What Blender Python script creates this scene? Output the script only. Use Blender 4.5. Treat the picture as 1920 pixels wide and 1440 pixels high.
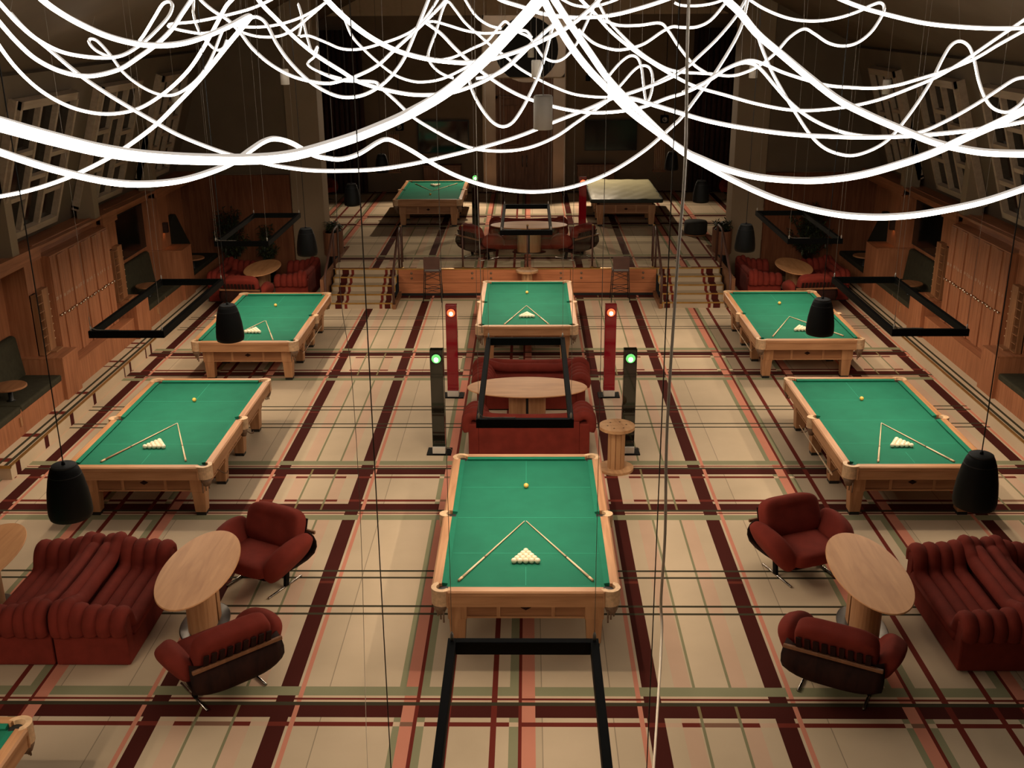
import bpy, bmesh, math, random
from mathutils import Vector, Matrix
random.seed(7)
for o in list(bpy.data.objects): bpy.data.objects.remove(o)
scene = bpy.context.scene
COL = scene.collection
PI = math.pi
# ------------------------------------------------------------------ camera
CF = 1991.626; PITCH, YAW, ROLL = 0.337695, 0.0166903, -0.00703036
CPOS = Vector((0.037, 0.0, 6.8898))
cp, sp, cy, sy = math.cos(PITCH), math.sin(PITCH), math.cos(YAW), math.sin(YAW)
FWD = Vector((-sy*cp, cy*cp, -sp)); RGT = Vector((cy, sy, 0)); UPV = RGT.cross(FWD)
cr, sr = math.cos(ROLL), math.sin(ROLL)
RGT, UPV = cr*RGT + sr*UPV, -sr*RGT + cr*UPV
cam = bpy.data.cameras.new('camera'); camo = bpy.data.objects.new('camera', cam); COL.objects.link(camo)
cam.sensor_width = 36; cam.lens = CF/1920*36; cam.clip_end = 200
m = Matrix.Identity(4)
for i in range(3):
    m[i][0], m[i][1], m[i][2], m[i][3] = RGT[i], UPV[i], -FWD[i], CPOS[i]
camo.matrix_world = m
scene.camera = camo
# ------------------------------------------------------------------ world and exposure
w = bpy.data.worlds.new('night'); scene.world = w; w.use_nodes = True
w.node_tree.nodes['Background'].inputs[0].default_value = (0.010, 0.008, 0.006, 1)
w.node_tree.nodes['Background'].inputs[1].default_value = 0.6
scene.view_settings.view_transform = 'Standard'; scene.view_settings.look = 'None'
scene.view_settings.exposure = 0.0; scene.view_settings.gamma = 1.0
scene.view_settings.use_curve_mapping = False
TUBE_L = 9.5        # luminance of the neon tubes
STRIP_L = 136.0      # luminance of the light strips under the hanging frames
WARM = (1.0, 0.80, 0.58)

# ------------------------------------------------------------------ materials
MATS = {}
def new_mat(name):
    mt = bpy.data.materials.new(name); mt.use_nodes = True
    MATS[name] = mt
    nt = mt.node_tree; return mt, nt, nt.nodes['Principled BSDF']
def plain(name, col, rough=.6, metal=0, var=.12, scale=8, bump=0, bscale=60, spec=.5, coat=0):
    mt, nt, p = new_mat(name)
    N, L = nt.nodes, nt.links
    tc = N.new('ShaderNodeTexCoord'); no = N.new('ShaderNodeTexNoise'); no.inputs['Scale'].default_value = scale; no.inputs['Detail'].default_value = 4
    L.new(tc.outputs['Object'], no.inputs['Vector'])
    rp = N.new('ShaderNodeValToRGB')
    rp.color_ramp.elements[0].position = .3; rp.color_ramp.elements[1].position = .7
    rp.color_ramp.elements[0].color = (*[c*(1-var) for c in col], 1); rp.color_ramp.elements[1].color = (*[min(1, c*(1+var)) for c in col], 1)
    L.new(no.outputs['Fac'], rp.inputs['Fac']); L.new(rp.outputs['Color'], p.inputs['Base Color'])
    p.inputs['Roughness'].default_value = rough; p.inputs['Metallic'].default_value = metal
    p.inputs['Specular IOR Level'].default_value = spec; p.inputs['Coat Weight'].default_value = coat
    if bump:
        n2 = N.new('ShaderNodeTexNoise'); n2.inputs['Scale'].default_value = bscale; n2.inputs['Detail'].default_value = 3
        L.new(tc.outputs['Object'], n2.inputs['Vector'])
        b = N.new('ShaderNodeBump'); b.inputs['Strength'].default_value = bump; b.inputs['Distance'].default_value = .01
        L.new(n2.outputs['Fac'], b.inputs['Height']); L.new(b.outputs['Normal'], p.inputs['Normal'])
    return mt
def wood(name, c1, c2, axis, rough=.45, grain=1.0, fine=40, spec=.35):
    """grain runs along the given axis"""
    mt, nt, p = new_mat(name); N, L = nt.nodes, nt.links
    tc = N.new('ShaderNodeTexCoord'); mp = N.new('ShaderNodeMapping')
    s = [fine*.35]*3; s[axis] = 1.1
    mp.inputs['Scale'].default_value = s
    L.new(tc.outputs['Object'], mp.inputs['Vector'])
    n1 = N.new('ShaderNodeTexNoise'); n1.inputs['Scale'].default_value = 1.0; n1.inputs['Detail'].default_value = 6; n1.inputs['Distortion'].default_value = .6
    L.new(mp.outputs['Vector'], n1.inputs['Vector'])
    n2 = N.new('ShaderNodeTexNoise'); n2.inputs['Scale'].default_value = 1.3; n2.inputs['Detail'].default_value = 2
    L.new(tc.outputs['Object'], n2.inputs['Vector'])
    ad = N.new('ShaderNodeMath'); ad.operation = 'MULTIPLY_ADD'; ad.inputs[1].default_value = .35
    L.new(n2.outputs['Fac'], ad.inputs[0]); L.new(n1.outputs['Fac'], ad.inputs[2])
    rp = N.new('ShaderNodeValToRGB'); e = rp.color_ramp.elements
    e[0].position = .48; e[0].color = (*c2, 1); e[1].position = .86; e[1].color = (*c1, 1)
    L.new(ad.outputs[0], rp.inputs['Fac']); L.new(rp.outputs['Color'], p.inputs['Base Color'])
    p.inputs['Roughness'].default_value = rough; p.inputs['Specular IOR Level'].default_value = spec
    b = N.new('ShaderNodeBump'); b.inputs['Strength'].default_value = .15*grain; b.inputs['Distance'].default_value = .004
    L.new(n1.outputs['Fac'], b.inputs['Height']); L.new(b.outputs['Normal'], p.inputs['Normal'])
    return mt
def emit(name, col, s):
    mt, nt, p = new_mat(name); N, L = nt.nodes, nt.links
    N.remove(p); e = N.new('ShaderNodeEmission'); e.inputs[0].default_value = (*col, 1); e.inputs[1].default_value = s
    L.new(e.outputs[0], N['Material Output'].inputs[0]); return mt
def glass(name, tint=(1, 1, 1), gloss=.08):
    mt, nt, p = new_mat(name); N, L = nt.nodes, nt.links
    N.remove(p); t = N.new('ShaderNodeBsdfTransparent'); t.inputs[0].default_value = (*tint, 1)
    g = N.new('ShaderNodeBsdfGlossy'); g.inputs['Roughness'].default_value = .02
    lw = N.new('ShaderNodeLayerWeight'); lw.inputs[0].default_value = .25
    mu = N.new('ShaderNodeMath'); mu.operation = 'MULTIPLY_ADD'; mu.inputs[1].default_value = .5; mu.inputs[2].default_value = gloss
    L.new(lw.outputs['Fresnel'], mu.inputs[0])
    mx = N.new('ShaderNodeMixShader'); L.new(mu.outputs[0], mx.inputs[0]); L.new(t.outputs[0], mx.inputs[1]); L.new(g.outputs[0], mx.inputs[2])
    L.new(mx.outputs[0], N['Material Output'].inputs[0]); return mt

OAK1, OAK2 = (.50, .262, .128), (.34, .158, .070)
for ax, nm in enumerate('xyz'):
    wood('oak_'+nm, OAK1, OAK2, ax)
    wood('oakdark_'+nm, (.35, .16, .072), (.22, .092, .04), ax)
    wood('panel_'+nm, (.42, .165, .076), (.27, .098, .043), ax, rough=.5, fine=60)
    wood('tabletop_'+nm, (.72, .365, .165), (.55, .255, .105), ax, rough=.55, fine=26)
    wood('pine_'+nm, (.58, .33, .16), (.36, .18, .08), ax, rough=.6, fine=24)
wood('panelface', (.55, .20, .085), (.38, .13, .052), 0, rough=.5, fine=60)
wood('endpanel_shaded', (.20, .072, .032), (.125, .042, .018), 2, rough=.6, fine=60, spec=.15)  # panel wood darkened: the dimness of the end bay is put into its colour
wood('winframe', (.45, .33, .225), (.36, .26, .175), 1, rough=.6)
wood('planterwood', (.24, .10, .05), (.13, .05, .028), 2)
wood('doorwood', (.26, .115, .055), (.16, .066, .03), 2)
wood('shellwood', (.030, .010, .007), (.012, .005, .004), 2, rough=.7, spec=.12)
wood('cuewood', (.72, .55, .36), (.6, .43, .26), 1, rough=.35)
wood('cuebutt', (.35, .2, .11), (.2, .1, .05), 1, rough=.35)
plain('cloth', (.012, .140, .083), .85, var=.07, scale=3, bump=.15, bscale=500, spec=.15)
plain('cushioncloth', (.010, .145, .086), .85, var=.05, spec=.15)
plain('leather', (.58, .38, .22), .55, var=.2, scale=20)
plain('leatherdark', (.17, .10, .06), .6, var=.3, scale=30)
plain('black', (.008, .008, .008), .5)
plain('blackmetal', (.0025, .0025, .0025), .7, var=.2, spec=.12)
plain('speakerblack', (.005, .005, .005), .6, var=.1, spec=.25)
plain('speakertop', (.03, .03, .03), .6)
plain('whiteplastic', (.68, .62, .54), .5, var=.03)
plain('chrome', (.42, .39, .36), .25, metal=1)
plain('steel', (.25, .235, .22), .35, metal=1)
plain('brass', (.50, .30, .085), .35, metal=.8)
plain('wire', (.30, .25, .20), .6)
plain('ballwhite', (.82, .72, .53), .15, var=.03, spec=.6)
plain('ballyellow', (.80, .47, .10), .15, var=.03, spec=.6)
plain('velvet', (.185, .025, .016), .9, var=.16, scale=5, bump=.25, bscale=180, spec=.2)
plain('velvetdark', (.13, .013, .008), .9, var=.12, scale=5, spec=.2)
plain('benchfabric', (.038, .034, .020), .9, var=.15, scale=10, spec=.2)
plain('sailfabric', (.022, .020, .012), .9, var=.15, spec=.2)
plain('wallpaint', (.15, .107, .068), .8, var=.08, scale=1.5, spec=.2)
plain('wallfar', (.19, .132, .085), .8, var=.08, scale=1.2, spec=.2)
plain('ceilpaint', (.14, .098, .063), .8, var=.08, scale=1.0, spec=.2)
plain('columnpaint', (.28, .20, .125), .8, var=.06, scale=1.2, spec=.2)
plain('fascia', (.55, .40, .26), .7, var=.05, spec=.2)
plain('curtain', (.045, .017, .013), .9, var=.25, scale=4)
plain('nightglass', (.006, .0055, .005), .12, var=.1, spec=.4)
plain('screen', (.004, .004, .004), .12, spec=.4)
plain('mirrordark', (.010, .009, .008), .06, spec=.8)
plain('copper', (.42, .30, .21), .30, metal=1, var=.12, scale=1.0, bump=.5, bscale=.9)
plain('redacrylic', (.30, .006, .016), .08, var=.12, scale=3, coat=.5)
plain('blackacrylic', (.006, .008, .005), .06, var=.2, coat=.5)
plain('plinth', (.006, .005, .004), .6)
plain('leaf', (.016, .024, .010), .5, var=.4, scale=6)
plain('leaflight', (.05, .06, .022), .5, var=.4, scale=6)
plain('soil', (.012, .008, .006), .9)
plain('coverfabric', (.36, .33, .20), .45, var=.10, scale=2.5, bump=.7, bscale=5)
plain('coverskirt', (.02, .024, .016), .7)
plain('stoolbrown', (.075, .030, .020), .6)
plain('pouf', (.020, .019, .015), .85)
plain('sconcebody', (.03, .012, .008), .5)
plain('markingline', (.02, .33, .21), .85, var=.02)
plain('numberink', (.52, .42, .32), .6, var=.02)
plain('knob', (.60, .50, .40), .2, metal=1)
emit('tube', (1.0, .90, .76), TUBE_L)
emit('tubeback', (.80, .70, .60), .75)
emit('strip', WARM, STRIP_L)
emit('redlens', (1.0, .16, .05), 1.6); emit('redcore', (1.0, .72, .40), 4)
emit('greenlens', (.22, .80, .20), 1.1); emit('greencore', (.80, 1.0, .72), 3)
emit('sconcelight', (1.0, .42, .16), 22)
emit('spotlens', (1.0, .80, .58), 130)
glass('railglass', (.96, .97, .95), .012)
# carpet: colour comes from a face attribute woven into the mesh
mt, nt, p = new_mat('carpet'); N, L = nt.nodes, nt.links
at = N.new('ShaderNodeAttribute'); at.attribute_name = 'weave'
tc = N.new('ShaderNodeTexCoord'); no = N.new('ShaderNodeTexNoise'); no.inputs['Scale'].default_value = .9; no.inputs['Detail'].default_value = 5
L.new(tc.outputs['Object'], no.inputs['Vector'])
rp = N.new('ShaderNodeValToRGB'); rp.color_ramp.elements[0].position = .3; rp.color_ramp.elements[1].position = .7
rp.color_ramp.elements[0].color = (.90, .89, .87, 1); rp.color_ramp.elements[1].color = (1.06, 1.05, 1.04, 1)
L.new(no.outputs['Fac'], rp.inputs['Fac'])
mx = N.new('ShaderNodeMix'); mx.data_type = 'RGBA'; mx.blend_type = 'MULTIPLY'; mx.inputs[0].default_value = 1
L.new(at.outputs['Color'], mx.inputs[6]); L.new(rp.outputs['Color'], mx.inputs[7]); L.new(mx.outputs[2], p.inputs['Base Color'])
p.inputs['Roughness'].default_value = .95; p.inputs['Specular IOR Level'].default_value = .1
n2 = N.new('ShaderNodeTexNoise'); n2.inputs['Scale'].default_value = 260; L.new(tc.outputs['Object'], n2.inputs['Vector'])
b = N.new('ShaderNodeBump'); b.inputs['Strength'].default_value = .3; b.inputs['Distance'].default_value = .006
L.new(n2.outputs['Fac'], b.inputs['Height']); L.new(b.outputs['Normal'], p.inputs['Normal'])

# ------------------------------------------------------------------ mesh helpers
class MB:
    def __init__(s): s.v = []; s.f = []
    def add(s, vs, fs):
        o = len(s.v); s.v += [tuple(v) for v in vs]; s.f += [tuple(i+o for i in f) for f in fs]; return s
    def box(s, x0, x1, y0, y1, z0, z1):
        return s.add([(x0,y0,z0),(x1,y0,z0),(x1,y1,z0),(x0,y1,z0),(x0,y0,z1),(x1,y0,z1),(x1,y1,z1),(x0,y1,z1)],
                     [(0,3,2,1),(4,5,6,7),(0,1,5,4),(1,2,6,5),(2,3,7,6),(3,0,4,7)])
    def quad(s, a, b, c, d): return s.add([a,b,c,d], [(0,1,2,3)])
    def prism(s, poly, h0, h1, axis=2):
        """closed polygon extruded along axis; poly points are the other two coords in order"""
        n = len(poly)
        def P(p, h):
            return (h, p[0], p[1]) if axis == 0 else (p[0], h, p[1]) if axis == 1 else (p[0], p[1], h)
        vs = [P(p, h0) for p in poly] + [P(p, h1) for p in poly]
        fs = [tuple(range(n))[::-1], tuple(range(n, 2*n))] + [(i, (i+1) % n, n+(i+1) % n, n+i) for i in range(n)]
        return s.add(vs, fs)
    def taper(s, cx, cy, z0, z1, a0, b0, a1, b1):
        return s.add([(cx-a0,cy-b0,z0),(cx+a0,cy-b0,z0),(cx+a0,cy+b0,z0),(cx-a0,cy+b0,z0),(cx-a1,cy-b1,z1),(cx+a1,cy-b1,z1),(cx+a1,cy+b1,z1),(cx-a1,cy+b1,z1)],
                     [(0,3,2,1),(4,5,6,7),(0,1,5,4),(1,2,6,5),(2,3,7,6),(3,0,4,7)])
    def lathe(s, prof, n=24, c=(0,0,0), sx=1, sy=1, a0=0, a1=2*PI):
        full = abs(a1-a0-2*PI) < 1e-6; k = n if full else n+1
        vs = []
        for r, z in prof:
            for i in range(k):
                a = a0+(a1-a0)*i/n; vs.append((c[0]+r*sx*math.cos(a), c[1]+r*sy*math.sin(a), c[2]+z))
        fs = []
        for j in range(len(prof)-1):
            for i in range(n):
                i2 = (i+1) % k; fs.append((j*k+i, j*k+i2, (j+1)*k+i2, (j+1)*k+i))
        if full:
            if prof[0][0] > 1e-6: fs.append(tuple(range(k))[::-1])
            if prof[-1][0] > 1e-6: fs.append(tuple((len(prof)-1)*k+i for i in range(k)))
        return s.add(vs, fs)
    def tube(s, pts, r, n=8, r2=None, squash=None, up=Vector((0,0,1)), cap=True):
        pts = [Vector(p) for p in pts]; m_ = len(pts); vs = []; prev = None
        for i, p_ in enumerate(pts):
            t = (pts[min(i+1, m_-1)]-pts[max(i-1, 0)]); t = t.normalized() if t.length > 1e-9 else Vector((0,0,1))
            if prev is None:
                u = up if abs(t.dot(up)) < .95 else Vector((1,0,0))
                nn = (u - t*u.dot(t)).normalized()
            else:
                nn = prev - t*prev.dot(t)
                nn = nn.normalized() if nn.length > 1e-6 else prev
            prev = nn; bb = t.cross(nn)
            rr = r if r2 is None else r+(r2-r)*i/(m_-1)
            for k in range(n):
                a = 2*PI*k/n; vs.append(p_ + nn*rr*math.cos(a)*(squash or 1) + bb*rr*math.sin(a))
        fs = [(i*n+k, i*n+(k+1) % n, (i+1)*n+(k+1) % n, (i+1)*n+k) for i in range(m_-1) for k in range(n)]
        if cap: fs += [tuple(range(n))[::-1], tuple((m_-1)*n+k for k in range(n))]
        return s.add(vs, fs)
    def bar(s, a, b, w, h=None):
        """rectangular bar from a to b; w sideways, h upwards"""
        a, b = Vector(a), Vector(b); t = (b-a).normalized(); h = h or w
        up = Vector((0,0,1)) if abs(t.z) < .95 else Vector((0,1,0))
        sd = t.cross(up).normalized(); u = sd.cross(t)
        vs = [q + sd*w/2*i + u*h/2*j for q in (a, b) for i, j in ((-1,-1),(1,-1),(1,1),(-1,1))]
        return s.add(vs, [(0,3,2,1),(4,5,6,7),(0,1,5,4),(1,2,6,5),(2,3,7,6),(3,0,4,7)])
    def sup(s, c, r, e1=.5, e2=.5, nu=20, nv=12, rot=None, dent=None):
        """superellipsoid cushion"""
        f = lambda q, e: math.copysign(abs(q)**e, q)
        vs = []
        for j in range(nv+1):
            b_ = -PI/2+PI*j/nv
            for i in range(nu):
                a = 2*PI*i/nu
                v = Vector((r[0]*f(math.cos(b_), e1)*f(math.cos(a), e2), r[1]*f(math.cos(b_), e1)*f(math.sin(a), e2), r[2]*f(math.sin(b_), e1)))
                if dent: v = dent(v)
                if rot is not None: v = rot @ v
                vs.append(v+Vector(c))
        fs = [(j*nu+i, j*nu+(i+1) % nu, (j+1)*nu+(i+1) % nu, (j+1)*nu+i) for j in range(nv) for i in range(nu)]
        return s.add(vs, fs)
    def mesh(s, name):
        me = bpy.data.meshes.new(name); me.from_pydata(s.v, [], s.f); me.update()
        bm = bmesh.new(); bm.from_mesh(me); bmesh.ops.remove_doubles(bm, verts=bm.verts, dist=1e-6)
        bmesh.ops.recalc_face_normals(bm, faces=bm.faces); bm.to_mesh(me); bm.free(); return me
    def build(s, name, mat, parent=None, smooth=False, bevel=0, label=None):
        me = s.mesh(name); me.materials.append(MATS[mat])
        o = bpy.data.objects.new(name, me); COL.objects.link(o)
        if parent: o.parent = parent
        if smooth:
            for q in me.polygons: q.use_smooth = True
        if bevel:
            md = o.modifiers.new('bevel', 'BEVEL'); md.width = bevel; md.segments = 2; md.limit_method = 'ANGLE'; md.harden_normals = False
        if label: o['label'] = label
        return o
def box(name, mat, x0, x1, y0, y1, z0, z1, parent=None, bevel=0, label=None):
    return MB().box(x0, x1, y0, y1, z0, z1).build(name, mat, parent, bevel=bevel, label=label)
def tag(o, label, cat, group=None, kind=None):
    o['label'] = label; o['category'] = cat
    if group: o['group'] = group
    if kind: o['kind'] = kind
    return o
def thing(name, label, cat, loc=(0,0,0), rz=0, group=None, kind=None):
    o = bpy.data.objects.new(name, None); COL.objects.link(o); o.empty_display_size = .1
    o.location = loc; o.rotation_euler = (0, 0, rz)
    return tag(o, label, cat, group, kind)
KIDS = {}
def copy_tree(o, loc=None, rz=None, label=None, group=None, parent=None):
    c = o.copy(); COL.objects.link(c)
    if parent is not None: c.parent = parent
    if loc is not None: c.location = loc
    if rz is not None: c.rotation_euler = (0, 0, rz)
    if label: c['label'] = label
    if group: c['group'] = group
    for ch in [q for q in o.children]: copy_tree(ch, parent=c)
    return c
def share(src, name, parent, loc=(0,0,0), rot=None):
    o = bpy.data.objects.new(name, src.data); COL.objects.link(o); o.parent = parent; o.location = loc
    if rot: o.rotation_euler = rot
    for md in src.modifiers:
        if md.type == 'BEVEL':
            k = o.modifiers.new('bevel', 'BEVEL'); k.width = md.width; k.segments = md.segments; k.limit_method = 'ANGLE'
    return o
def crom(pts, n):
    """Catmull-Rom through pts (tuples of any length)"""
    P = [pts[0]]+list(pts)+[pts[-1]]; out = []
    for i in range(1, len(P)-2):
        p0, p1, p2, p3 = P[i-1], P[i], P[i+1], P[i+2]
        for k in range(n):
            t = k/n
            out.append(tuple(.5*((2*b)+(-a+c)*t+(2*a-5*b+4*c-d)*t*t+(-a+3*b-3*c+d)*t**3) for a, b, c, d in zip(p0, p1, p2, p3)))
    out.append(tuple(P[-2])); return out
# ------------------------------------------------------------------ carpet
BEIGE=(.60,.475,.335); LPINK=(.63,.43,.31); PINK=(.64,.255,.175); RED=(.165,.026,.018); MAROON=(.068,.013,.0095)
GREEN=(.28,.275,.165); OLIVE=(.055,.048,.028); CREAM=(.66,.49,.345); HATCH=(.25,.13,.085); THING=(.25,.24,.14)
XS = [(-1.36,'G'),(-1.29,'P1'),(-1.16,'R'),(-1.12,'G'),(-1.04,'b1'),(-.85,'R'),(-.78,'b1'),(-.36,'R'),(-.30,'b2'),(-.17,'G'),(-.075,'R'),(-.04,'P2'),(.10,'b3'),
      (.165,'s'),(.175,'B'),(.90,'s'),(.91,'b4'),(1.17,'p'),(1.22,'e'),(1.25,'M'),(1.43,'c'),(1.60,'LP'),(1.78,'h'),(1.795,'g'),(1.825,'h'),(2.185,'g'),(2.215,'LP'),(2.39,'c'),(2.57,'M'),(2.76,'e'),(2.79,'p'),(2.84,'b5'),(3.095,'s'),(3.105,'B')]
PX, PY, Y0 = 5.22, 6.11, 8.68
YD = [.385,.455,.53,.73,.79,.825,.86,.90,1.06,2.51,2.555,2.685,2.73]
BV = {'b1':.97,'b2':1.02,'b3':.93,'b4':.96,'b5':.98,'c':1.0,'e':1.03,'h':1.03,'B':1.02,'s':.55}
def xtype(x):
    xm = (x+1.36) % PX - 1.36; t = XS[0][1]
    for a, n_ in XS:
        if xm >= a-1e-6: t = n_
    return t
def base(t):
    return {'G':GREEN,'P1':PINK,'P2':PINK,'p':PINK,'R':RED,'M':MAROON,'LP':LPINK,'g':THING}.get(t) or tuple(c*BV.get(t,1) for c in BEIGE)
def weave(x, y):
    t = xtype(x); ym = (y-Y0) % PY; d = min(ym, PY-ym); pk = t in ('P1','P2','p')
    if d > 1.06:
        if 2.51 < d < 2.555 or 2.685 < d < 2.73: return OLIVE
        if t == 'M' and ym > PY/2 and 2.79 < d < 2.85: return (.15,.03,.02)
        return base(t)
    if d > .90: return PINK if t in ('P2','p') else RED if t == 'R' else GREEN
    if d > .79:
        if t == 'M': return MAROON
        if t == 'R': return RED
        if .825 < d < .86: return RED
        return PINK if pk else CREAM
    if d > .73: return OLIVE
    if d > .53: return PINK if pk else RED if t == 'R' else (.24,.19,.09) if t == 'g' else MAROON
    if d > .455: return base(t)
    if d > .385:
        return {'M':(.17,.03,.02),'p':PINK,'P1':HATCH,'G':CREAM,'c':LPINK,'h':HATCH,'g':THING,'b1':RED,'e':RED}.get(t, RED)
    return base(t)
def cuts(lo, hi, marks, period, off, sym=False):
    out = {round(lo,4), round(hi,4)}
    k = math.floor((lo-off)/period)-1
    while off+k*period < hi+period:
        for mk in marks:
            for v in ((off+k*period+mk, off+k*period-mk) if sym else (k*period+mk,)):
                if lo < v < hi: out.add(round(v,4))
        k += 1
    return sorted(out)
def carpet(name, x0, x1, y0, y1, z, mapx=None):
    X = cuts(x0, x1, [a for a, _ in XS], PX, 0); Y = cuts(y0, y1, YD+[2.79,2.85], PY, Y0, True)
    nx = len(X); vs = [(x, y, z) for y in Y for x in X]; fs = []; cs = []
    for j in range(len(Y)-1):
        for i in range(nx-1):
            fs.append((j*nx+i, j*nx+i+1, (j+1)*nx+i+1, (j+1)*nx+i))
            cs.append(weave((X[i]+X[i+1])/2, (Y[j]+Y[j+1])/2))
    return cmesh(name, vs, fs, cs)
def cmesh(name, vs, fs, cs):
    me = bpy.data.meshes.new(name); me.from_pydata(vs, [], fs); me.update()
    a = me.color_attributes.new('weave', 'FLOAT_COLOR', 'CORNER')
    for pl, c in zip(me.polygons, cs):
        for li in pl.loop_indices: a.data[li].color = (*c, 1)
    me.materials.append(MATS['carpet']); o = bpy.data.objects.new(name, me); COL.objects.link(o); return o
ZP = .706; YP = 26.5; YF = 38.8; ZK = .225
tag(carpet('floor', -8.07, 8.07, 1.0, YP, 0), 'plaid wool carpet of the lower hall in beige, maroon, pink and green', 'floor', kind='structure')
for sx, nm in ((-1, 'left'), (1, 'right')):
    a, b_ = sorted((sx*8.07, sx*11)); tag(carpet('floor', a, b_, 1.0, 15.12, 0), 'plaid carpet strip beside the %s kerb end' % nm, 'floor', kind='structure')
    a, b_ = sorted((sx*5.0, sx*8.07)); tag(carpet('floor', a, b_, YP, 28.5, 0), 'plaid carpet under the %s corner sofas' % nm, 'floor', kind='structure')
tag(carpet('floor', -5.0, 5.0, YP, 29.2, ZP), 'plaid carpet at the front of the raised platform', 'floor', kind='structure')
tag(carpet('floor', -8.6, 8.6, 29.2, YF, ZP), 'plaid carpet at the back of the raised platform', 'floor', kind='structure')
# kerbs along both side walls: carpeted step with two olive lines and red cross marks
for sx, nm in ((-1, 'left'), (1, 'right')):
    yy = sorted(set([15.12, 28.5] + [round(15.4+k*1.0+o, 3) for k in range(13) for o in (0, .12)])); yy = [v for v in yy if 15.12 <= v <= 28.5]
    xx = [8.07, 8.13, 8.19, 8.27, 8.32, 9.4]
    vs, fs, cs = [], [], []
    marks = [(15.3,15.45),(16.35,16.5),(17.4,17.55),(18.45,18.58),(20.05,20.1),(20.35,20.45),(21.3,21.36),(21.6,21.7)]
    yy = sorted({15.12, 28.5} | {v for mk in marks for v in mk})
    def ismark(y): return any(a < y < b for a, b in marks)
    for j in range(len(yy)-1):
        ym = (yy[j]+yy[j+1])/2; mk = ismark(ym) and sx < 0
        for i in range(len(xx)-1):
            k = len(vs); vs += [(sx*xx[i], yy[j], ZK), (sx*xx[i+1], yy[j], ZK), (sx*xx[i+1], yy[j+1], ZK), (sx*xx[i], yy[j+1], ZK)]
            fs.append((k,k+1,k+2,k+3) if sx > 0 else (k+3,k+2,k+1,k)); cs.append(OLIVE if i in (1, 3) else RED if mk and i != 0 else BEIGE)
        k = len(vs); vs += [(sx*8.07, yy[j], 0), (sx*8.07, yy[j+1], 0), (sx*8.07, yy[j+1], ZK), (sx*8.07, yy[j], ZK)]
        fs.append((k,k+1,k+2,k+3)); cs.append(MAROON if mk else BEIGE)
    k = len(vs); vs += [(sx*8.07, 15.12, 0), (sx*9.4, 15.12, 0), (sx*9.4, 15.12, ZK), (sx*8.07, 15.12, ZK)]; fs.append((k,k+1,k+2,k+3)); cs.append(BEIGE)
    o = cmesh('kerb_step', vs, fs, cs); tag(o, 'carpeted kerb step with brass edge along the %s wall' % nm, 'step', kind='structure')
    a, b_ = sorted((sx*8.055, sx*8.10)); box('brass_nosing', 'brass', a, b_, 15.12, 28.4, ZK-.004, ZK+.012, o)
    a, b_ = sorted((sx*8.055, sx*9.4)); box('brass_nosing', 'brass', a, b_, 15.105, 15.13, ZK-.03, ZK+.012, o)

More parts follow.
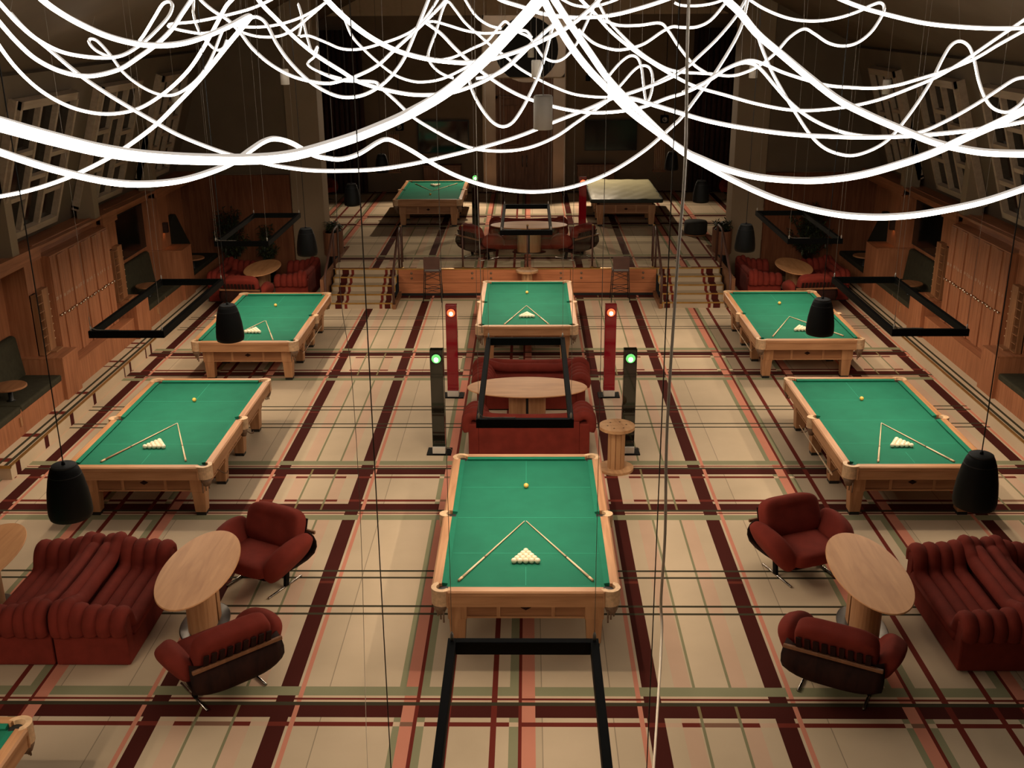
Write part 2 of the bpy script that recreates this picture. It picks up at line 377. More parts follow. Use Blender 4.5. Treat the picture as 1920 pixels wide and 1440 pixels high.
# ------------------------------------------------------------------ shell: side walls, roof, far wall, columns
for sx, nm in ((-1, 'left'), (1, 'right')):
    s_ = lambda x: sx*x
    # lower wood wall
    wl = box('wall_'+nm, 'panel_z', *sorted((s_(9.3), s_(9.45))), 10, 28.5, 0, 2.9)
    tag(wl, 'vertical wood panelling behind the booths on the %s' % nm, 'wall', kind='structure')
    # sloped upper wall
    o = MB().prism([(s_(9.42), 2.9), (s_(8.40), 5.95), (s_(8.62), 6.02), (s_(9.62), 2.9)], 8, 29.4, 1).build('wall_%s_slope' % nm, 'wallpaint')
    tag(o, 'dark taupe sloping upper wall holding the windows on the %s' % nm, 'wall', kind='structure')
    # roof
    o = MB().prism([(s_(8.62), 5.93), (0, 10.1), (0, 10.25), (s_(8.8), 6.05)], 1, 39.2, 1).build('ceiling_'+nm, 'ceilpaint')
    tag(o, 'dark brown sloping ceiling over the %s half of the hall' % nm, 'ceiling', kind='structure')
    # ledge and valance above lockers, stepping in and out
    o = thing('trim_'+nm, 'wooden ledge and valance under the %s windows' % nm, 'ledge', kind='structure')
    box('ledge_top', 'panel_y', *sorted((s_(8.86), s_(9.5))), 10, 28.5, 2.86, 2.91, o)
    box('valance', 'panel_y', *sorted((s_(8.84), s_(8.90))), 10, 18.2, 2.70, 2.93, o)
    box('valance', 'panel_y', *sorted((s_(8.98), s_(9.04))), 18.9, 21.9, 2.70, 2.93, o)
    box('valance', 'panel_y', *sorted((s_(8.84), s_(8.90))), 21.9, 22.7, 2.70, 2.93, o)
    box('valance', 'panel_y', *sorted((s_(8.84), s_(8.90))), 18.2, 18.9, 2.70, 2.93, o)
    box('valance', 'panel_y', *sorted((s_(9.05), s_(9.11))), 22.7, 25.3, 2.70, 2.93, o)
    box('valance', 'panel_y', *sorted((s_(8.84), s_(8.90))), 25.3, 28.4, 2.70, 2.93, o)
    # posts standing on the ledge
    for k, y in enumerate((14.3, 18.05, 21.75, 25.4)):
        o = box('wall_post', 'columnpaint', *sorted((s_(8.88), s_(9.25))), y-.12, y+.14, 2.91, 6.0)
        tag(o, '%s tall taupe post between the sloping windows of the %s wall' % (('nearest', 'second', 'third', 'farthest')[k], nm), 'post', kind='structure')
    # end wall of the bay, wood
    o = box('wall_%s_end' % nm, 'endpanel_shaded', *sorted((s_(9.45), s_(6.36))), 28.5, 28.62, 0, 2.80)
    tag(o, 'wood panelled end wall behind the %s corner sofas' % nm, 'wall', kind='structure')
    o = box('wall_%s_end_upper' % nm, 'wallpaint', *sorted((s_(9.6), s_(6.36))), 28.66, 28.78, 2.80, 8)
    tag(o, 'dark painted wall above the %s end panelling' % nm, 'wall', kind='structure')
    o = MB().box(*sorted((s_(5.50), s_(6.36))), 28.62, 29.4, 0, 9)
    o = o.build('column', 'columnpaint', bevel=.02); tag(o, 'broad taupe column beside the %s planter' % nm, 'column', kind='structure')
    # side wall of the raised room
    o = box('wall_%s_raised' % nm, 'wallfar', *sorted((s_(8.6), s_(8.75))), 28.7, 39, ZP, 9); tag(o, 'dark %s side wall of the raised room' % nm, 'wall', kind='structure')
    # cheek of the platform beside the stairs
    o = box('wall_%s_cheek' % nm, 'doorwood', *sorted((s_(4.96), s_(5.06))), 25.25, 29.2, 0, ZP+.02); tag(o, 'dark wood cheek wall beside the %s stairs' % nm, 'wall', kind='structure')
    # tall curtains near the far wall
    c = thing('curtain', 'dark red floor length curtain left of the far wall' if sx < 0 else 'dark red floor length curtain right of the far wall', 'curtain', (s_(6.55), 38.45, ZP))
    for k in range(9):
        MB().lathe([(.085, 0), (.085, 5.6)], 10, (-.72+k*.18, (k % 2)*.05, 0)).build('fold', 'curtain', c, True)

# windows: leaning frames with staggered transoms
def window(sx, y0, y1, label, n):
    Z0, Z1 = 3.12, 5.55; X0, X1 = 9.22, 8.43
    o = thing('window_%d' % n, label, 'window', kind='structure')
    L_ = math.hypot(Z1-Z0, X0-X1)
    def P(s, t, d):
        q = t/L_; nx, nz = -(Z1-Z0)/L_, -(X0-X1)/L_    # towards room and down
        return (sx*(X0+(X1-X0)*q + nx*d), s, Z0+(Z1-Z0)*q + nz*d)
    def slab(nm, mat, s0, s1, t0, t1, d0, d1):
        vs = [P(s, t, d) for d in (d0, d1) for s, t in ((s0,t0),(s1,t0),(s1,t1),(s0,t1))]
        return MB().add(vs, [(0,3,2,1),(4,5,6,7),(0,1,5,4),(1,2,6,5),(2,3,7,6),(3,0,4,7)]).build(nm, mat, o)
    W_ = y1-y0; f = .085
    for a in ((y0, y1, 0, f+.04), (y0, y1, L_-f-.06, L_), (y0, y0+f, 0, L_), (y1-f, y1, 0, L_)): slab('frame_bar', 'winframe', *a, -.06, .10)
    for a in ((y0-.07, y1+.07, -.04, .05), (y0-.07, y0+.03, 0, L_), (y1-.03, y1+.07, 0, L_)): slab('frame_lip', 'winframe', *a, -.1, .04)
    cs = [y0+f, y0+W_*.36, y0+W_*.66, y1-f]
    for s in cs[1:3]: slab('mullion', 'winframe', s-.042, s+.042, f, L_-f, -.05, .08)
    tr = [(.30, .62), (.42, .72), (.28, .56)]
    for k in range(3):
        a, b2 = cs[k]+(.042 if k else 0), cs[k+1]-(.042 if k < 2 else 0); last = f
        for q in tr[k]:
            slab('transom', 'winframe', a, b2, L_*q-.042, L_*q+.042, -.05, .07); slab('pane', 'nightglass', a, b2, last, L_*q-.042, -.04, -.02); last = L_*q+.042
        slab('pane', 'nightglass', a, b2, last, L_-f-.06, -.04, -.02)
n = 1
for sx, nm in ((-1, 'left'), (1, 'right')):
    for k, (a, b_) in enumerate(((14.45, 16.9), (18.0, 20.42), (21.65, 23.9), (25.35, 27.2))):
        if k == 0: pass
        window(sx, a, b_, '%s leaning wood framed night window of the %s wall' % (('partly seen nearest', 'large near', 'middle', 'farthest')[k], nm), n); n += 1

# far wall of the raised room
o = box('wall_far', 'wallfar', -9, 9, YF, YF+.2, ZP, 10); tag(o, 'dark brown far wall of the raised room', 'wall', kind='structure')
o = thing('trim_1', 'pale panelled fascia band high on the far wall', 'fascia', kind='structure')
for k in range(12): box('fascia_panel', 'fascia', -8.6+k*1.44, -8.6+(k+1)*1.44-.012, YF-.35, YF-.02, 6.76, 7.7, o)
o = thing('wall_panel', 'hammered copper panel with round dark opening around the double door', 'panel', kind='structure')
# copper sheet with a round hole: ring of quads
def ringpanel(x0, x1, z0, z1, cx, cz, r, y, n=48):
    mb = MB(); pts = []
    for i in range(n):
        a = 2*PI*i/n; dx, dz = math.cos(a), math.sin(a)
        t = min((x1-cx)/dx if dx > 1e-9 else (x0-cx)/dx if dx < -1e-9 else 1e9, (z1-cz)/dz if dz > 1e-9 else (z0-cz)/dz if dz < -1e-9 else 1e9)
        pts.append(((cx+r*dx, cz+r*dz), (cx+t*dx, cz+t*dz)))
    for i in range(n):
        (a, b_), (c, d) = pts[i], pts[(i+1) % n]
        mb.add([(a[0],y,a[1]),(b_[0],y,b_[1]),(d[0],y,d[1]),(c[0],y,c[1]),(a[0],y+.05,a[1]),(c[0],y+.05,c[1])], [(0,1,2,3),(0,3,5,4)])
    return mb
ringpanel(-1.56, 1.33, 4.69, 6.75, -.02, 5.62, 1.10, YF-.12).build('copper_sheet', 'copper', o)
q_ = MB().lathe([(1.1, 0), (1.1, .03)], 40).build('round_recess', 'plinth', o); q_.location = (-.02, YF-.08, 5.62); q_.rotation_euler = (PI/2, 0, 0)
box('copper_sheet', 'copper', -1.56, -1.12, YF-.12, YF-.02, ZP, 4.66, o); box('copper_sheet', 'copper', .92, 1.33, YF-.12, YF-.02, ZP, 4.66, o)
box('copper_sheet', 'doorwood', -1.12, .92, YF-.11, YF-.02, 4.06, 4.66, o)
box('edge_strip', 'fascia', -1.6, 1.37, YF-.13, YF-.10, 4.66, 4.70, o)
for x in (-1.58, 1.35): box('edge_strip', 'fascia', x-.015, x+.015, YF-.14, YF-.10, ZP, 6.76, o)
d = thing('door_1', 'tall panelled double door of dark wood in the copper surround', 'door', kind='structure')
box('door_frame', 'doorwood', -1.12, -1.04, YF-.16, YF-.04, ZP, 4.06, d); box('door_frame', 'doorwood', .84, .92, YF-.16, YF-.04, ZP, 4.06, d); box('door_frame', 'doorwood', -1.12, .92, YF-.16, YF-.04, 3.98, 4.06, d)
for x0, x1 in ((-1.03, -.105), (-.095, .83)):
    lf = box('door_leaf', 'doorwood', x0, x1, YF-.12, YF-.05, ZP+.01, 3.97, d)
    for z0, z1 in ((ZP+.25, 2.35), (2.55, 3.75)):
        for q in range(3):
            xx0 = x0+.10+q*(x1-x0-.2)/3; box('door_panel', 'doorwood', xx0+.01, xx0+(x1-x0-.2)/3-.01, YF-.145, YF-.115, z0, z1, lf, .008)
    MB().tube([(x1-.07 if x0 < -.5 else x0+.07, YF-.17, 1.6), (x1-.07 if x0 < -.5 else x0+.07, YF-.17, 2.0)], .015).build('door_handle', 'steel', lf, True)

# stairs with brass nosings, carpet stripes
for sx, nm in ((-1, 'left'), (1, 'right')):
    o = thing('staircase', 'five carpeted steps with brass nosings at the %s end of the platform' % nm, 'stairs', kind='structure')
    H = ZP/5
    for k in range(5):
        y0 = 25.22+k*.32; y1 = YP if k == 4 else y0+.34; z1 = H*(k+1); ed = [3.30, 3.36, 3.50, 3.56, 3.63, 4.42, 4.49, 4.55, 4.72, 4.90]
        SHADED_BEIGE = tuple(c*.72 for c in BEIGE); cc = [SHADED_BEIGE, MAROON, SHADED_BEIGE, RED, SHADED_BEIGE, RED, SHADED_BEIGE, MAROON, SHADED_BEIGE]  # same beige carpet as the floor, with the stairs' shade put into the colour
        vs, fs, cs = [], [], []
        for i in range(len(ed)-1):
            a, b_ = sx*ed[i], sx*ed[i+1]
            q = len(vs); vs += [(a,y0,z1-H),(b_,y0,z1-H),(b_,y0,z1),(a,y0,z1)]; fs.append((q,q+1,q+2,q+3)); cs.append(cc[i])
            q = len(vs); vs += [(a,y0,z1),(b_,y0,z1),(b_,y1,z1),(a,y1,z1)]; fs.append((q,q+1,q+2,q+3)); cs.append(cc[i])
        st = cmesh('step', vs, fs, cs); st.parent = o
        box('brass_nosing', 'brass', *sorted((sx*3.30, sx*4.90)), y0-.012, y0+.028, z1-.022, z1+.006, st)
        for e_ in (3.30, 4.88): box('brass_nosing', 'brass', *sorted((sx*e_, sx*(e_+.025))), y0-.010, y0+.012, z1-H, z1, st)
    box('side_string', 'doorwood', *sorted((sx*3.22, sx*3.295)), 25.15, YP, 0, .12, o)
    # handrails
    for xr in (3.27, 4.93):
        h = thing('handrail', 'dark metal stair handrail on the %s side of the %s stairs' % ('inner' if xr < 4 else 'outer', nm), 'handrail')
        pts = [(sx*xr, 25.2, .02), (sx*xr, 25.2, .72), (sx*xr, 25.3, .86), (sx*xr, 26.6, 1.62), (sx*xr, 26.75, 1.66), (sx*xr, 27.25, 1.66), (sx*xr, 27.3, 1.60), (sx*xr, 27.3, ZP)]
        MB().tube(pts, .032, 8).build('rail', 'stoolbrown', h, True)
        MB().tube([(sx*xr, 26.62, ZP), (sx*xr, 26.62, 1.62)], .026, 8).build('post', 'stoolbrown', h, True)
        MB().tube([(sx*xr, 25.2, .02), (sx*xr, 25.2, .05)], .05, 10).build('foot', 'brass', h, True)
# platform face: veneered panels with black plinth and pairs of round lights
o = thing('wall_platform', 'wood veneered front of the raised platform with black plinth', 'platform', kind='structure')
xs = [-3.29, -1.12, 1.10, 3.29]
for i in range(3): box('panel', 'panelface', xs[i]+.006, xs[i+1]-.006, YP-.03, YP, .345, ZP-.02, o)
for i in range(2): box('panel', 'panelface', -3.29+i*3.29+.004, -3.29+(i+1)*3.29-.004, YP-.03, YP, .07, .335, o)
box('plinth', 'plinth', -3.29, 3.29, YP-.02, YP+.02, 0, .065, o); box('core', 'plinth', -3.29, 3.29, YP-.005, YP+.05, 0, ZP-.03, o)
box('brass_edge', 'brass', -3.30, 3.30, YP-.045, YP+.03, ZP-.02, ZP+.008, o)
for x in (-2.95, -1.40, -.92, .86, 1.38, 2.95):
    for z in (.46, .59):
        q_ = MB().lathe([(.030, 0), (.030, .012), (.018, .018)], 14).build('round_light', 'leatherdark', o, True); q_.location = (x, YP-.03, z); q_.rotation_euler = (PI/2, 0, 0)

# ------------------------------------------------------------------ billiard tables
TW, TL, TH = 1.05, 1.94, .86      # half width, half length, rail top
def make_table():
    t = thing('billiard_table', 'x', 'billiard table')
    R_, CU = .112, .065
    NX, NY = TW-R_, TL-R_          # inner edge of wood
    zb = TH-.042
    bed = box('cloth_bed', 'cloth', -NX+.01, NX-.01, -NY+.01, NY-.01, zb-.05, zb, t)
    for y in (-.97, -.03, .88): box('marking_line', 'markingline', -NX+.07, NX-.07, y-.002, y+.002, zb, zb+.0006, bed)
    for y0, y1 in ((.95, NY-.06), (-NY+.06, -1.3)): box('marking_line', 'markingline', -.002, .002, y0, y1, zb, zb+.0006, bed)
    pc = .10                        # half mouth of corner pocket along rail
    # rails: profile with rounded outer edge, two ends and four sides
    def rail_prof(o_, i_):          # outer, inner offsets (positive outward)
        return [(i_, TH-.16), (i_, TH), (o_-.02, TH), (o_, TH-.015), (o_, TH-.055), (o_-.014, TH-.07), (o_-.02, TH-.20), (o_-.05, TH-.215)]
    for sg in (-1, 1):
        mb = MB(); pr = [(sg*a, b) for a, b in rail_prof(TL, NY)]; mb.prism(pr, -TW+.19, TW-.19, 0); mb.build('rail', 'oak_x', t)
        # end cushion (nose lower)
        MB().prism([(sg*(NY), TH-.003), (sg*(NY-CU), TH-.012), (sg*(NY-CU+.012), TH-.041), (sg*NY, TH-.043)], -NX+pc, NX-pc, 0).build('cushion', 'cushioncloth', t)
        for y0, y1 in ((-TL+.19, -.085), (.085, TL-.19)):
            MB().prism([(sg*a, b) for a, b in rail_prof(TW, NX)], y0, y1, 1).build('rail', 'oak_y', t)
        for y0, y1 in ((-NY+pc, -.075), (.075, NY-pc)):
            MB().prism([(sg*NX, TH-.003), (sg*(NX-CU), TH-.012), (sg*(NX-CU+.012), TH-.041), (sg*NX, TH-.043)], y0, y1, 1).build('cushion', 'cushioncloth', t)
    # corner pockets: curved wooden casting around a dark hole with leather net
    for sx in (-1, 1):
        for sy_ in (-1, 1):
            cx, cyy = sx*(NX-.005), sy_*(NY-.005); a0 = math.atan2(sy_, sx)
            pts_o, pts_i = [], []
            poly = []
            for k in range(17):
                a = a0-PI*.62+PI*1.24*k/16; poly.append((cx+.118*math.cos(a), cyy+.118*math.sin(a)))
            inn = []
            for k in range(17):
                a = a0-PI*.56+PI*1.12*k/16; inn.append((cx+.062*math.cos(a), cyy+.062*math.sin(a)))
            mb = MB(); z0, z1 = TH-.19, TH+.002
            for k in range(16):
                A, B, Cc, D = poly[k], poly[k+1], inn[k+1], inn[k]
                mb.add([(*A,z0),(*B,z0),(*Cc,z0),(*D,z0),(*A,z1),(*B,z1),(*Cc,z1),(*D,z1)], [(0,3,2,1),(4,5,6,7),(0,1,5,4),(1,2,6,5),(2,3,7,6),(3,0,4,7)])
            pk = mb.build('pocket', 'leather', t)
            MB().lathe([(.064, 0), (.064, .002)], 20, (cx-sx*.02, cyy-sy_*.02, zb+.0012)).build('pocket_hole', 'black', pk)
            # wooden corner block joining the rails
            box('corner_block', 'oak_y', *sorted((sx*(NX+.03), sx*(TW-.004))), *sorted((sy_*(TL-.20), sy_*(NY-.06))), TH-.205, TH, t, .01)
            box('corner_block', 'oak_x', *sorted((sx*(TW-.20), sx*(NX-.06))), *sorted((sy_*(NY+.03), sy_*(TL-.004))), TH-.205, TH, t, .01)
            # hanging leather return
            mb = MB(); mb.lathe([(.085, 0), (.075, -.06), (.05, -.12)], 12, (cx+sx*.02, cyy+sy_*.02, TH-.19)); mb.build('pocket_net', 'leatherdark', pk, True)
            for k in range(3): MB().tube([(cx+sx*(.05-.035*k), cyy+sy_*(.02+.035*k), TH-.25), (cx+sx*(.05-.035*k), cyy+sy_*(.02+.035*k), TH-.36-.02*k)], .010, 6).build('strap', 'leatherdark', pk, True)
    for sx in (-1, 1):
        poly, inn = [], []
        cx = sx*(NX+.03); a0 = 0 if sx > 0 else PI
        for k in range(13):
            a = a0-PI*.5+PI*k/12; poly.append((cx+.05*sx+.085*math.cos(a), .085*math.sin(a))); inn.append((cx+.045*math.cos(a), .06*math.sin(a)))
        mb = MB(); z0, z1 = TH-.17, TH+.002
        for k in range(12):
            A, B, Cc, D = poly[k], poly[k+1], inn[k+1], inn[k]
            mb.add([(*A,z0),(*B,z0),(*Cc,z0),(*D,z0),(*A,z1),(*B,z1),(*Cc,z1),(*D,z1)], [(0,3,2,1),(4,5,6,7),(0,1,5,4),(1,2,6,5),(2,3,7,6),(3,0,4,7)])
        pk = mb.build('pocket', 'leather', t)
        box('pocket_hole', 'black', *sorted((cx-sx*.075, cx+sx*.045)), -.062, .062, zb+.0005, zb+.002, pk)
        MB().lathe([(.07, 0), (.06, -.06), (.04, -.13)], 12, (cx+sx*.05, 0, TH-.17)).build('pocket_net', 'leatherdark', pk, True)
    # apron with framed panels
    ax, ay = TW-.20, TL-.245; z0, z1 = TH-.47, TH-.205
    for sg in (-1, 1):
        ap = box('apron', 'oakdark_x', -ax, ax, *sorted((sg*ay, sg*(ay-.05))), z0, z1, t)
        for zz in (z0, z1-.022): box('moulding', 'oak_x', -ax, ax, *sorted((sg*(ay-.02), sg*(ay+.016))), zz, zz+.022, ap)
        for x in (-.31, .31): box('divider', 'oak_z', x-.02, x+.02, *sorted((sg*(ay-.02), sg*(ay+.014))), z0, z1, ap)
        MB().prism([(-.06, (z0+z1)/2), (0, (z0+z1)/2-.035), (.06, (z0+z1)/2), (0, (z0+z1)/2+.035)], sg*(ay-.01), sg*(ay+.008), 1).build('emblem', 'shellwood', ap)
        ap = box('apron', 'oakdark_y', *sorted((sg*ax, sg*(ax-.05))), -ay, ay, z0, z1, t)
        for zz in (z0, z1-.022): box('moulding', 'oak_y', *sorted((sg*(ax-.02), sg*(ax+.016))), -ay, ay, zz, zz+.022, ap)
        for y in (-1.1, -.1, .1, 1.1): box('divider', 'oak_z', *sorted((sg*(ax-.02), sg*(ax+.014))), y-.02, y+.02, z0, z1, ap)
    box('slate_bed', 'oakdark_y', -ax+.06, ax-.06, -ay+.06, ay-.06, TH-.24, TH-.10, t)
    for sx in (-1, 1):
        for y in (-1.62, -.55, .55, 1.62):
            mb = MB(); x = sx*.775
            mb.taper(x, y, .05, TH-.46, .080, .080, .098, .098); lg = mb.build('leg', 'oak_z', t, bevel=.008)
            mb = MB(); mb.taper(x, y, TH-.475, TH-.21, .108, .108, .110, .110); mb.build('leg_block', 'oak_z', lg, bevel=.006)
            box('foot', 'black', x-.07, x+.07, y-.07, y+.07, 0, .05, lg)
        for y in (-1.0, .6): MB().tube([(sx*(ax-.02), y, TH-.42), (sx*(ax+.10), y, TH-.50), (sx*(ax+.15), y, TH-.50), (sx*(ax+.155), y, TH-.46)], .008, 6).build('cue_hook', 'leatherdark', t, True)
    return t
TABLES = [
 ('C1', (-.0, 12.20, 0), 0, 'nearest in the centre'), ('C2', (0, 22.63, 0), 0, 'below the platform'),
 ('L1', (-5.5, 15.57, 0), 0, 'nearest on the left'), ('R1', (5.5, 15.59, 0), 0, 'nearest on the right'),
 ('L2', (-5.5, 21.57, 0), 0, 'far left'), ('R2', (5.5, 21.63, 0), 0, 'far right'),
 ('U1', (-3.0, 33.78, ZP), PI, 'on the raised platform'), ('L0', (-5.5, 6.13, 0), 0, 'cut off at bottom left')]
proto = make_table(); TB = {}
for i, (k, loc, rz, where) in enumerate(TABLES):
    o = proto if i == 0 else copy_tree(proto)
    o.location = loc; o.rotation_euler = (0, 0, rz); o['label'] = 'oak billiard table with green cloth, the one '+where; o['group'] = 'oak billiard tables with green cloth'
    TB[k] = (Vector(loc), rz, where)
# covered table
o = copy_tree(proto, (2.98, 33.75, ZP), 0, 'billiard table under a pale wrinkled dust cover on the raised platform', 'oak billiard tables')
o['group'] = 'billiard tables of the hall'
for ch in [q for q in o.children_recursive]:
    if ch.name.split('.')[0] in ('cloth_bed', 'cushion', 'marking_line', 'pocket_hole', 'pocket', 'rail', 'corner_block', 'pocket_net', 'strap'): bpy.data.objects.remove(ch)
cv = tag(thing('dust_cover', 'x', 'cover', (2.98, 33.75, ZP)), 'pale olive dust cover with dark skirt over the covered table', 'cover')
mb = MB(); nx, ny = 30, 46; X = TW+.01; Y = TL+.01; vs = []
for j in range(ny+1):
    for i in range(nx+1):
        x = -X+2*X*i/nx; y = -Y+2*Y*j/ny
        e = max(abs(x)/X, abs(y)/Y)
        z = TH+.012+.012*math.sin(5.1*x+2.3*y)*math.sin(3.7*y-1.9*x)+.010*abs(math.sin(7*x-4*y))-(.02 if e > .97 else 0)
        vs.append((x, y, z))
MB().add(vs, [(j*(nx+1)+i, j*(nx+1)+i+1, (j+1)*(nx+1)+i+1, (j+1)*(nx+1)+i) for j in range(ny) for i in range(nx)]).build('cover_top', 'coverfabric', cv, True)
r_ = .10; poly = []
for cx, cyy, a0 in ((X-r_+.03, Y-r_+.03, 0), (-X+r_-.03, Y-r_+.03, PI/2), (-X+r_-.03, -Y+r_-.03, PI), (X-r_+.03, -Y+r_-.03, 1.5*PI)):
    for k in range(7): a = a0+PI/2*k/6; poly.append((cx+r_*math.cos(a), cyy+r_*math.sin(a)))
MB().prism(poly, TH-.115, TH-.002).build('cover_skirt', 'coverskirt', cv, bevel=.02)

# balls and cues
BR = .034; zb = TH-.042
ball0 = MB().sup((0,0,0), (BR,)*3, 1, 1, 20, 12).mesh('ball')
for q in ball0.polygons: q.use_smooth = True
ballw = ball0; ballw.materials.append(MATS['ballwhite']); bally = ball0.copy(); bally.materials.clear(); bally.materials.append(MATS['ballyellow'])
def make_cue(a, b, label, group):
    a, b = Vector(a), Vector(b); d = (b-a); L_ = d.length
    t = thing('billiard_cue', label, 'cue', a, math.atan2(-d.x, d.y), group)
    MB().tube([(0,0,.008),(0,L_*.62,.0115)], .0065, 8, .0110).build('shaft', 'cuewood', t, True)
    MB().tube([(0,L_*.62,.0115),(0,L_*.95,.0145)], .0112, 8, .0145).build('butt', 'cuewood' if random.random() < .6 else 'cuebutt', t, True)
    MB().tube([(0,L_*.615,.0115),(0,L_*.632,.0115)], .0122, 8).build('joint_ring', 'leatherdark', t, True)
    MB().tube([(0,L_*.95,.0145),(0,L_,.0150)], .0152, 8).build('bumper', 'leather', t, True)
    MB().tube([(0,-.018,.008),(0,.002,.008)], .0064, 8).build('tip', 'whiteplastic', t, True)
    return t
CUES = {'C1':((-.028,-.168),(-.758,-1.643),(.012,-.168),(.757,-1.639)), 'L1':((.017,-.158),(-.596,-1.658),(.037,-.158),(.615,-1.625)), 'R1':((-.008,-.20),(-.519,-1.70),(.009,-.20),(.556,-1.69)),
        'C2':((-.017,-.23),(-.463,-1.71),(.0,-.23),(.452,-1.71)), 'L2':((.03,-.32),(-.42,-1.69),(.06,-.32),(.526,-1.71)), 'R2':((-.022,-.157),(-.674,-1.593),(.0,-.157),(.711,-1.558)), 'U1':((.0,.07),(-.69,-1.41),(.03,.07),(.69,-1.40))}
ROWN = ('one', 'two', 'three', 'four', 'five'); ORDN = ('leftmost', 'second from left', 'third from left', 'fourth from left', 'fifth from left')
APEX = {'C1':-.976,'C2':-.907,'L1':-.905,'R1':-.894,'L2':-.953,'R2':-.95,'U1':-.83}
for k, cq in CUES.items():
    loc, rz, where = TB[k]; Rm = Matrix.Rotation(rz, 3, 'Z')
    W3 = lambda x, y, z: loc + Rm @ Vector((x, y, z))
    for q, sd in ((0, 'left'), (2, 'right')):
        if rz: sd = 'right' if sd == 'left' else 'left'
        make_cue(W3(*cq[q], zb+.002), W3(*cq[q+1], zb+.002), 'pale cue, %s arm of the V on the table %s' % (sd, where), 'cues laid in V shapes on the tables')
    for r in range(5):
        for c in range(r+1):
            o = bpy.data.objects.new('billiard_ball', ballw); COL.objects.link(o)
            o.location = W3((c-r/2)*BR*2.02, APEX[k]-r*BR*1.75, zb+BR); tag(o, ('ivory ball at the apex of the triangle, table '+where) if r == 0 else 'ivory ball, row %s, %s, table %s' % (ROWN[r], ORDN[c] if rz == 0 else ORDN[r-c], where), 'ball', 'racked ivory balls on the table '+where)
    o = bpy.data.objects.new('billiard_ball', bally); COL.objects.link(o); o.location = W3(.0, .86, zb+BR); tag(o, 'single yellow cue ball on the table '+where, 'ball', 'yellow balls on the tables')
# spare cues resting in the side brackets
for k, sd, lab in (('R1', -1, 'cue resting in side brackets of the table nearest on the right'), ('R2', -1, 'cue resting in side brackets of the far right table'), ('L2', 1, 'cue resting in side brackets of the far left table')):
    loc, rz, where = TB[k]
    make_cue(loc+Vector((sd*.975, .85, TH-.492)), loc+Vector((sd*.975, -1.15, TH-.492)), lab, 'spare cues in table brackets')

# ------------------------------------------------------------------ hanging lamp frames
FZ = 2.62; FW, FL = .53, 1.54
def roof_z(x): return 5.93+(8.62-abs(x))*.484
def make_frame(cx):
    t = thing('lamp_frame', 'x', 'lamp', (0, 0, 0))
    b = .058; h = .10
    for sx in (-1, 1):
        box('long_bar', 'blackmetal', *sorted((sx*FW, sx*(FW-b))), -FL, FL, 0, h, t, .003)
        x0, x1 = sorted((sx*(FW-.012), sx*(FW-b+.012))); MB().quad((x0,-FL+.03,-.001),(x0,FL-.03,-.001),(x1,FL-.03,-.001),(x1,-FL+.03,-.001)).build('light_strip', 'strip', t)
    for sy_ in (-1, 1):
        box('short_bar', 'blackmetal', -FW+b, FW-b, *sorted((sy_*FL, sy_*(FL-b))), 0, h, t, .003)
        y0, y1 = sorted((sy_*(FL-.012), sy_*(FL-b+.012))); MB().quad((-FW+b,y0,-.001),(-FW+b,y1,-.001),(FW-b,y1,-.001),(FW-b,y0,-.001)).build('light_strip', 'strip', t)
        for sx in (-1, 1):
            br = MB().lathe([(.012, 0), (.012, .05), (.004, .07)], 8, (sx*(FW-.03), sy_*(FL-.03), h)).build('wire_clamp', 'whiteplastic', t, True)
            MB().tube([(sx*(FW-.03), sy_*(FL-.03), h+.06), (sx*(FW-.03), sy_*(FL-.03), roof_z(cx+sx*(FW-.03))-FZ)], .0022, 5).build('suspension_wire', 'wire', t)
    MB().tube(crom([(-FW+.03, -FL+.03, h+.2), (-FW+.06, -FL+.03, h+.03), (-.2, -FL+.03, h+.012), (-.1, -FL+.03, h+.012)], 5), .006, 6).build('power_lead', 'wire', t, True)
    return t
FR = [('C1', (-.005, 12.25), 'over the front centre table'), ('C0', (-.005, 4.93), 'reaching in at the bottom edge of the view'), ('L1', (-5.57, 15.65), 'over the near left table'), ('R1', (5.57, 15.65), 'over the near right table'),
      ('L2', (-5.52, 21.75), 'over the far left table'), ('R2', (5.55, 21.8), 'over the far right table'), ('C2', (-.01, 22.75), 'over the centre table below the platform')]
FPR = {}
def put_frame(x, y, wh):
    key = 0 if abs(x) < 1 else (1 if x > 0 else -1)
    if key not in FPR: FPR[key] = o = make_frame(key*5.55)
    else: o = copy_tree(FPR[key])
    o.location = (x, y, FZ); o['label'] = 'slim black rectangular lamp frame hanging '+wh; o['group'] = 'rectangular lamp frames'
for i, (k, (x, y), wh) in enumerate(FR): put_frame(x, y, wh)
for k, (x, y, z), wh in (('L0', (-5.5, 5.6, FZ), 'over the table at the bottom left corner'),):
    put_frame(x, y, wh)
# black spotlights over the raised room
for x, tx, nm in ((-2.0, -3.3, 'green table'), (2.0, 3.3, 'covered table')):
    o = thing('hanging_spotlight', 'small black spotlight hanging above the %s on the platform' % nm, 'spotlight', (x, 36.3, 4.7), group='platform spotlights')
    MB().lathe([(.075, 0), (.08, .01), (.08, .16), (.05, .2), (0, .2)], 20).build('housing', 'blackmetal', o, True)
    MB().tube([(0, 0, .2), (0, 0, 4.0)], .006, 6).build('drop_rod', 'blackmetal', o)
    li = bpy.data.lights.new('spot_bulb', 'SPOT'); li.energy = 1000; li.color = (1.0, .80, .58); li.spot_size = 1.9; li.spot_blend = .35; li.shadow_soft_size = .05
    lo = bpy.data.objects.new('spot_bulb', li); COL.objects.link(lo); lo.parent = o; lo.location = (0, 0, -.01)
    dv = Vector((tx-x, 32.2-36.3, ZP+.3-4.7)); lo.rotation_euler = dv.to_track_quat('-Z', 'Y').to_euler()

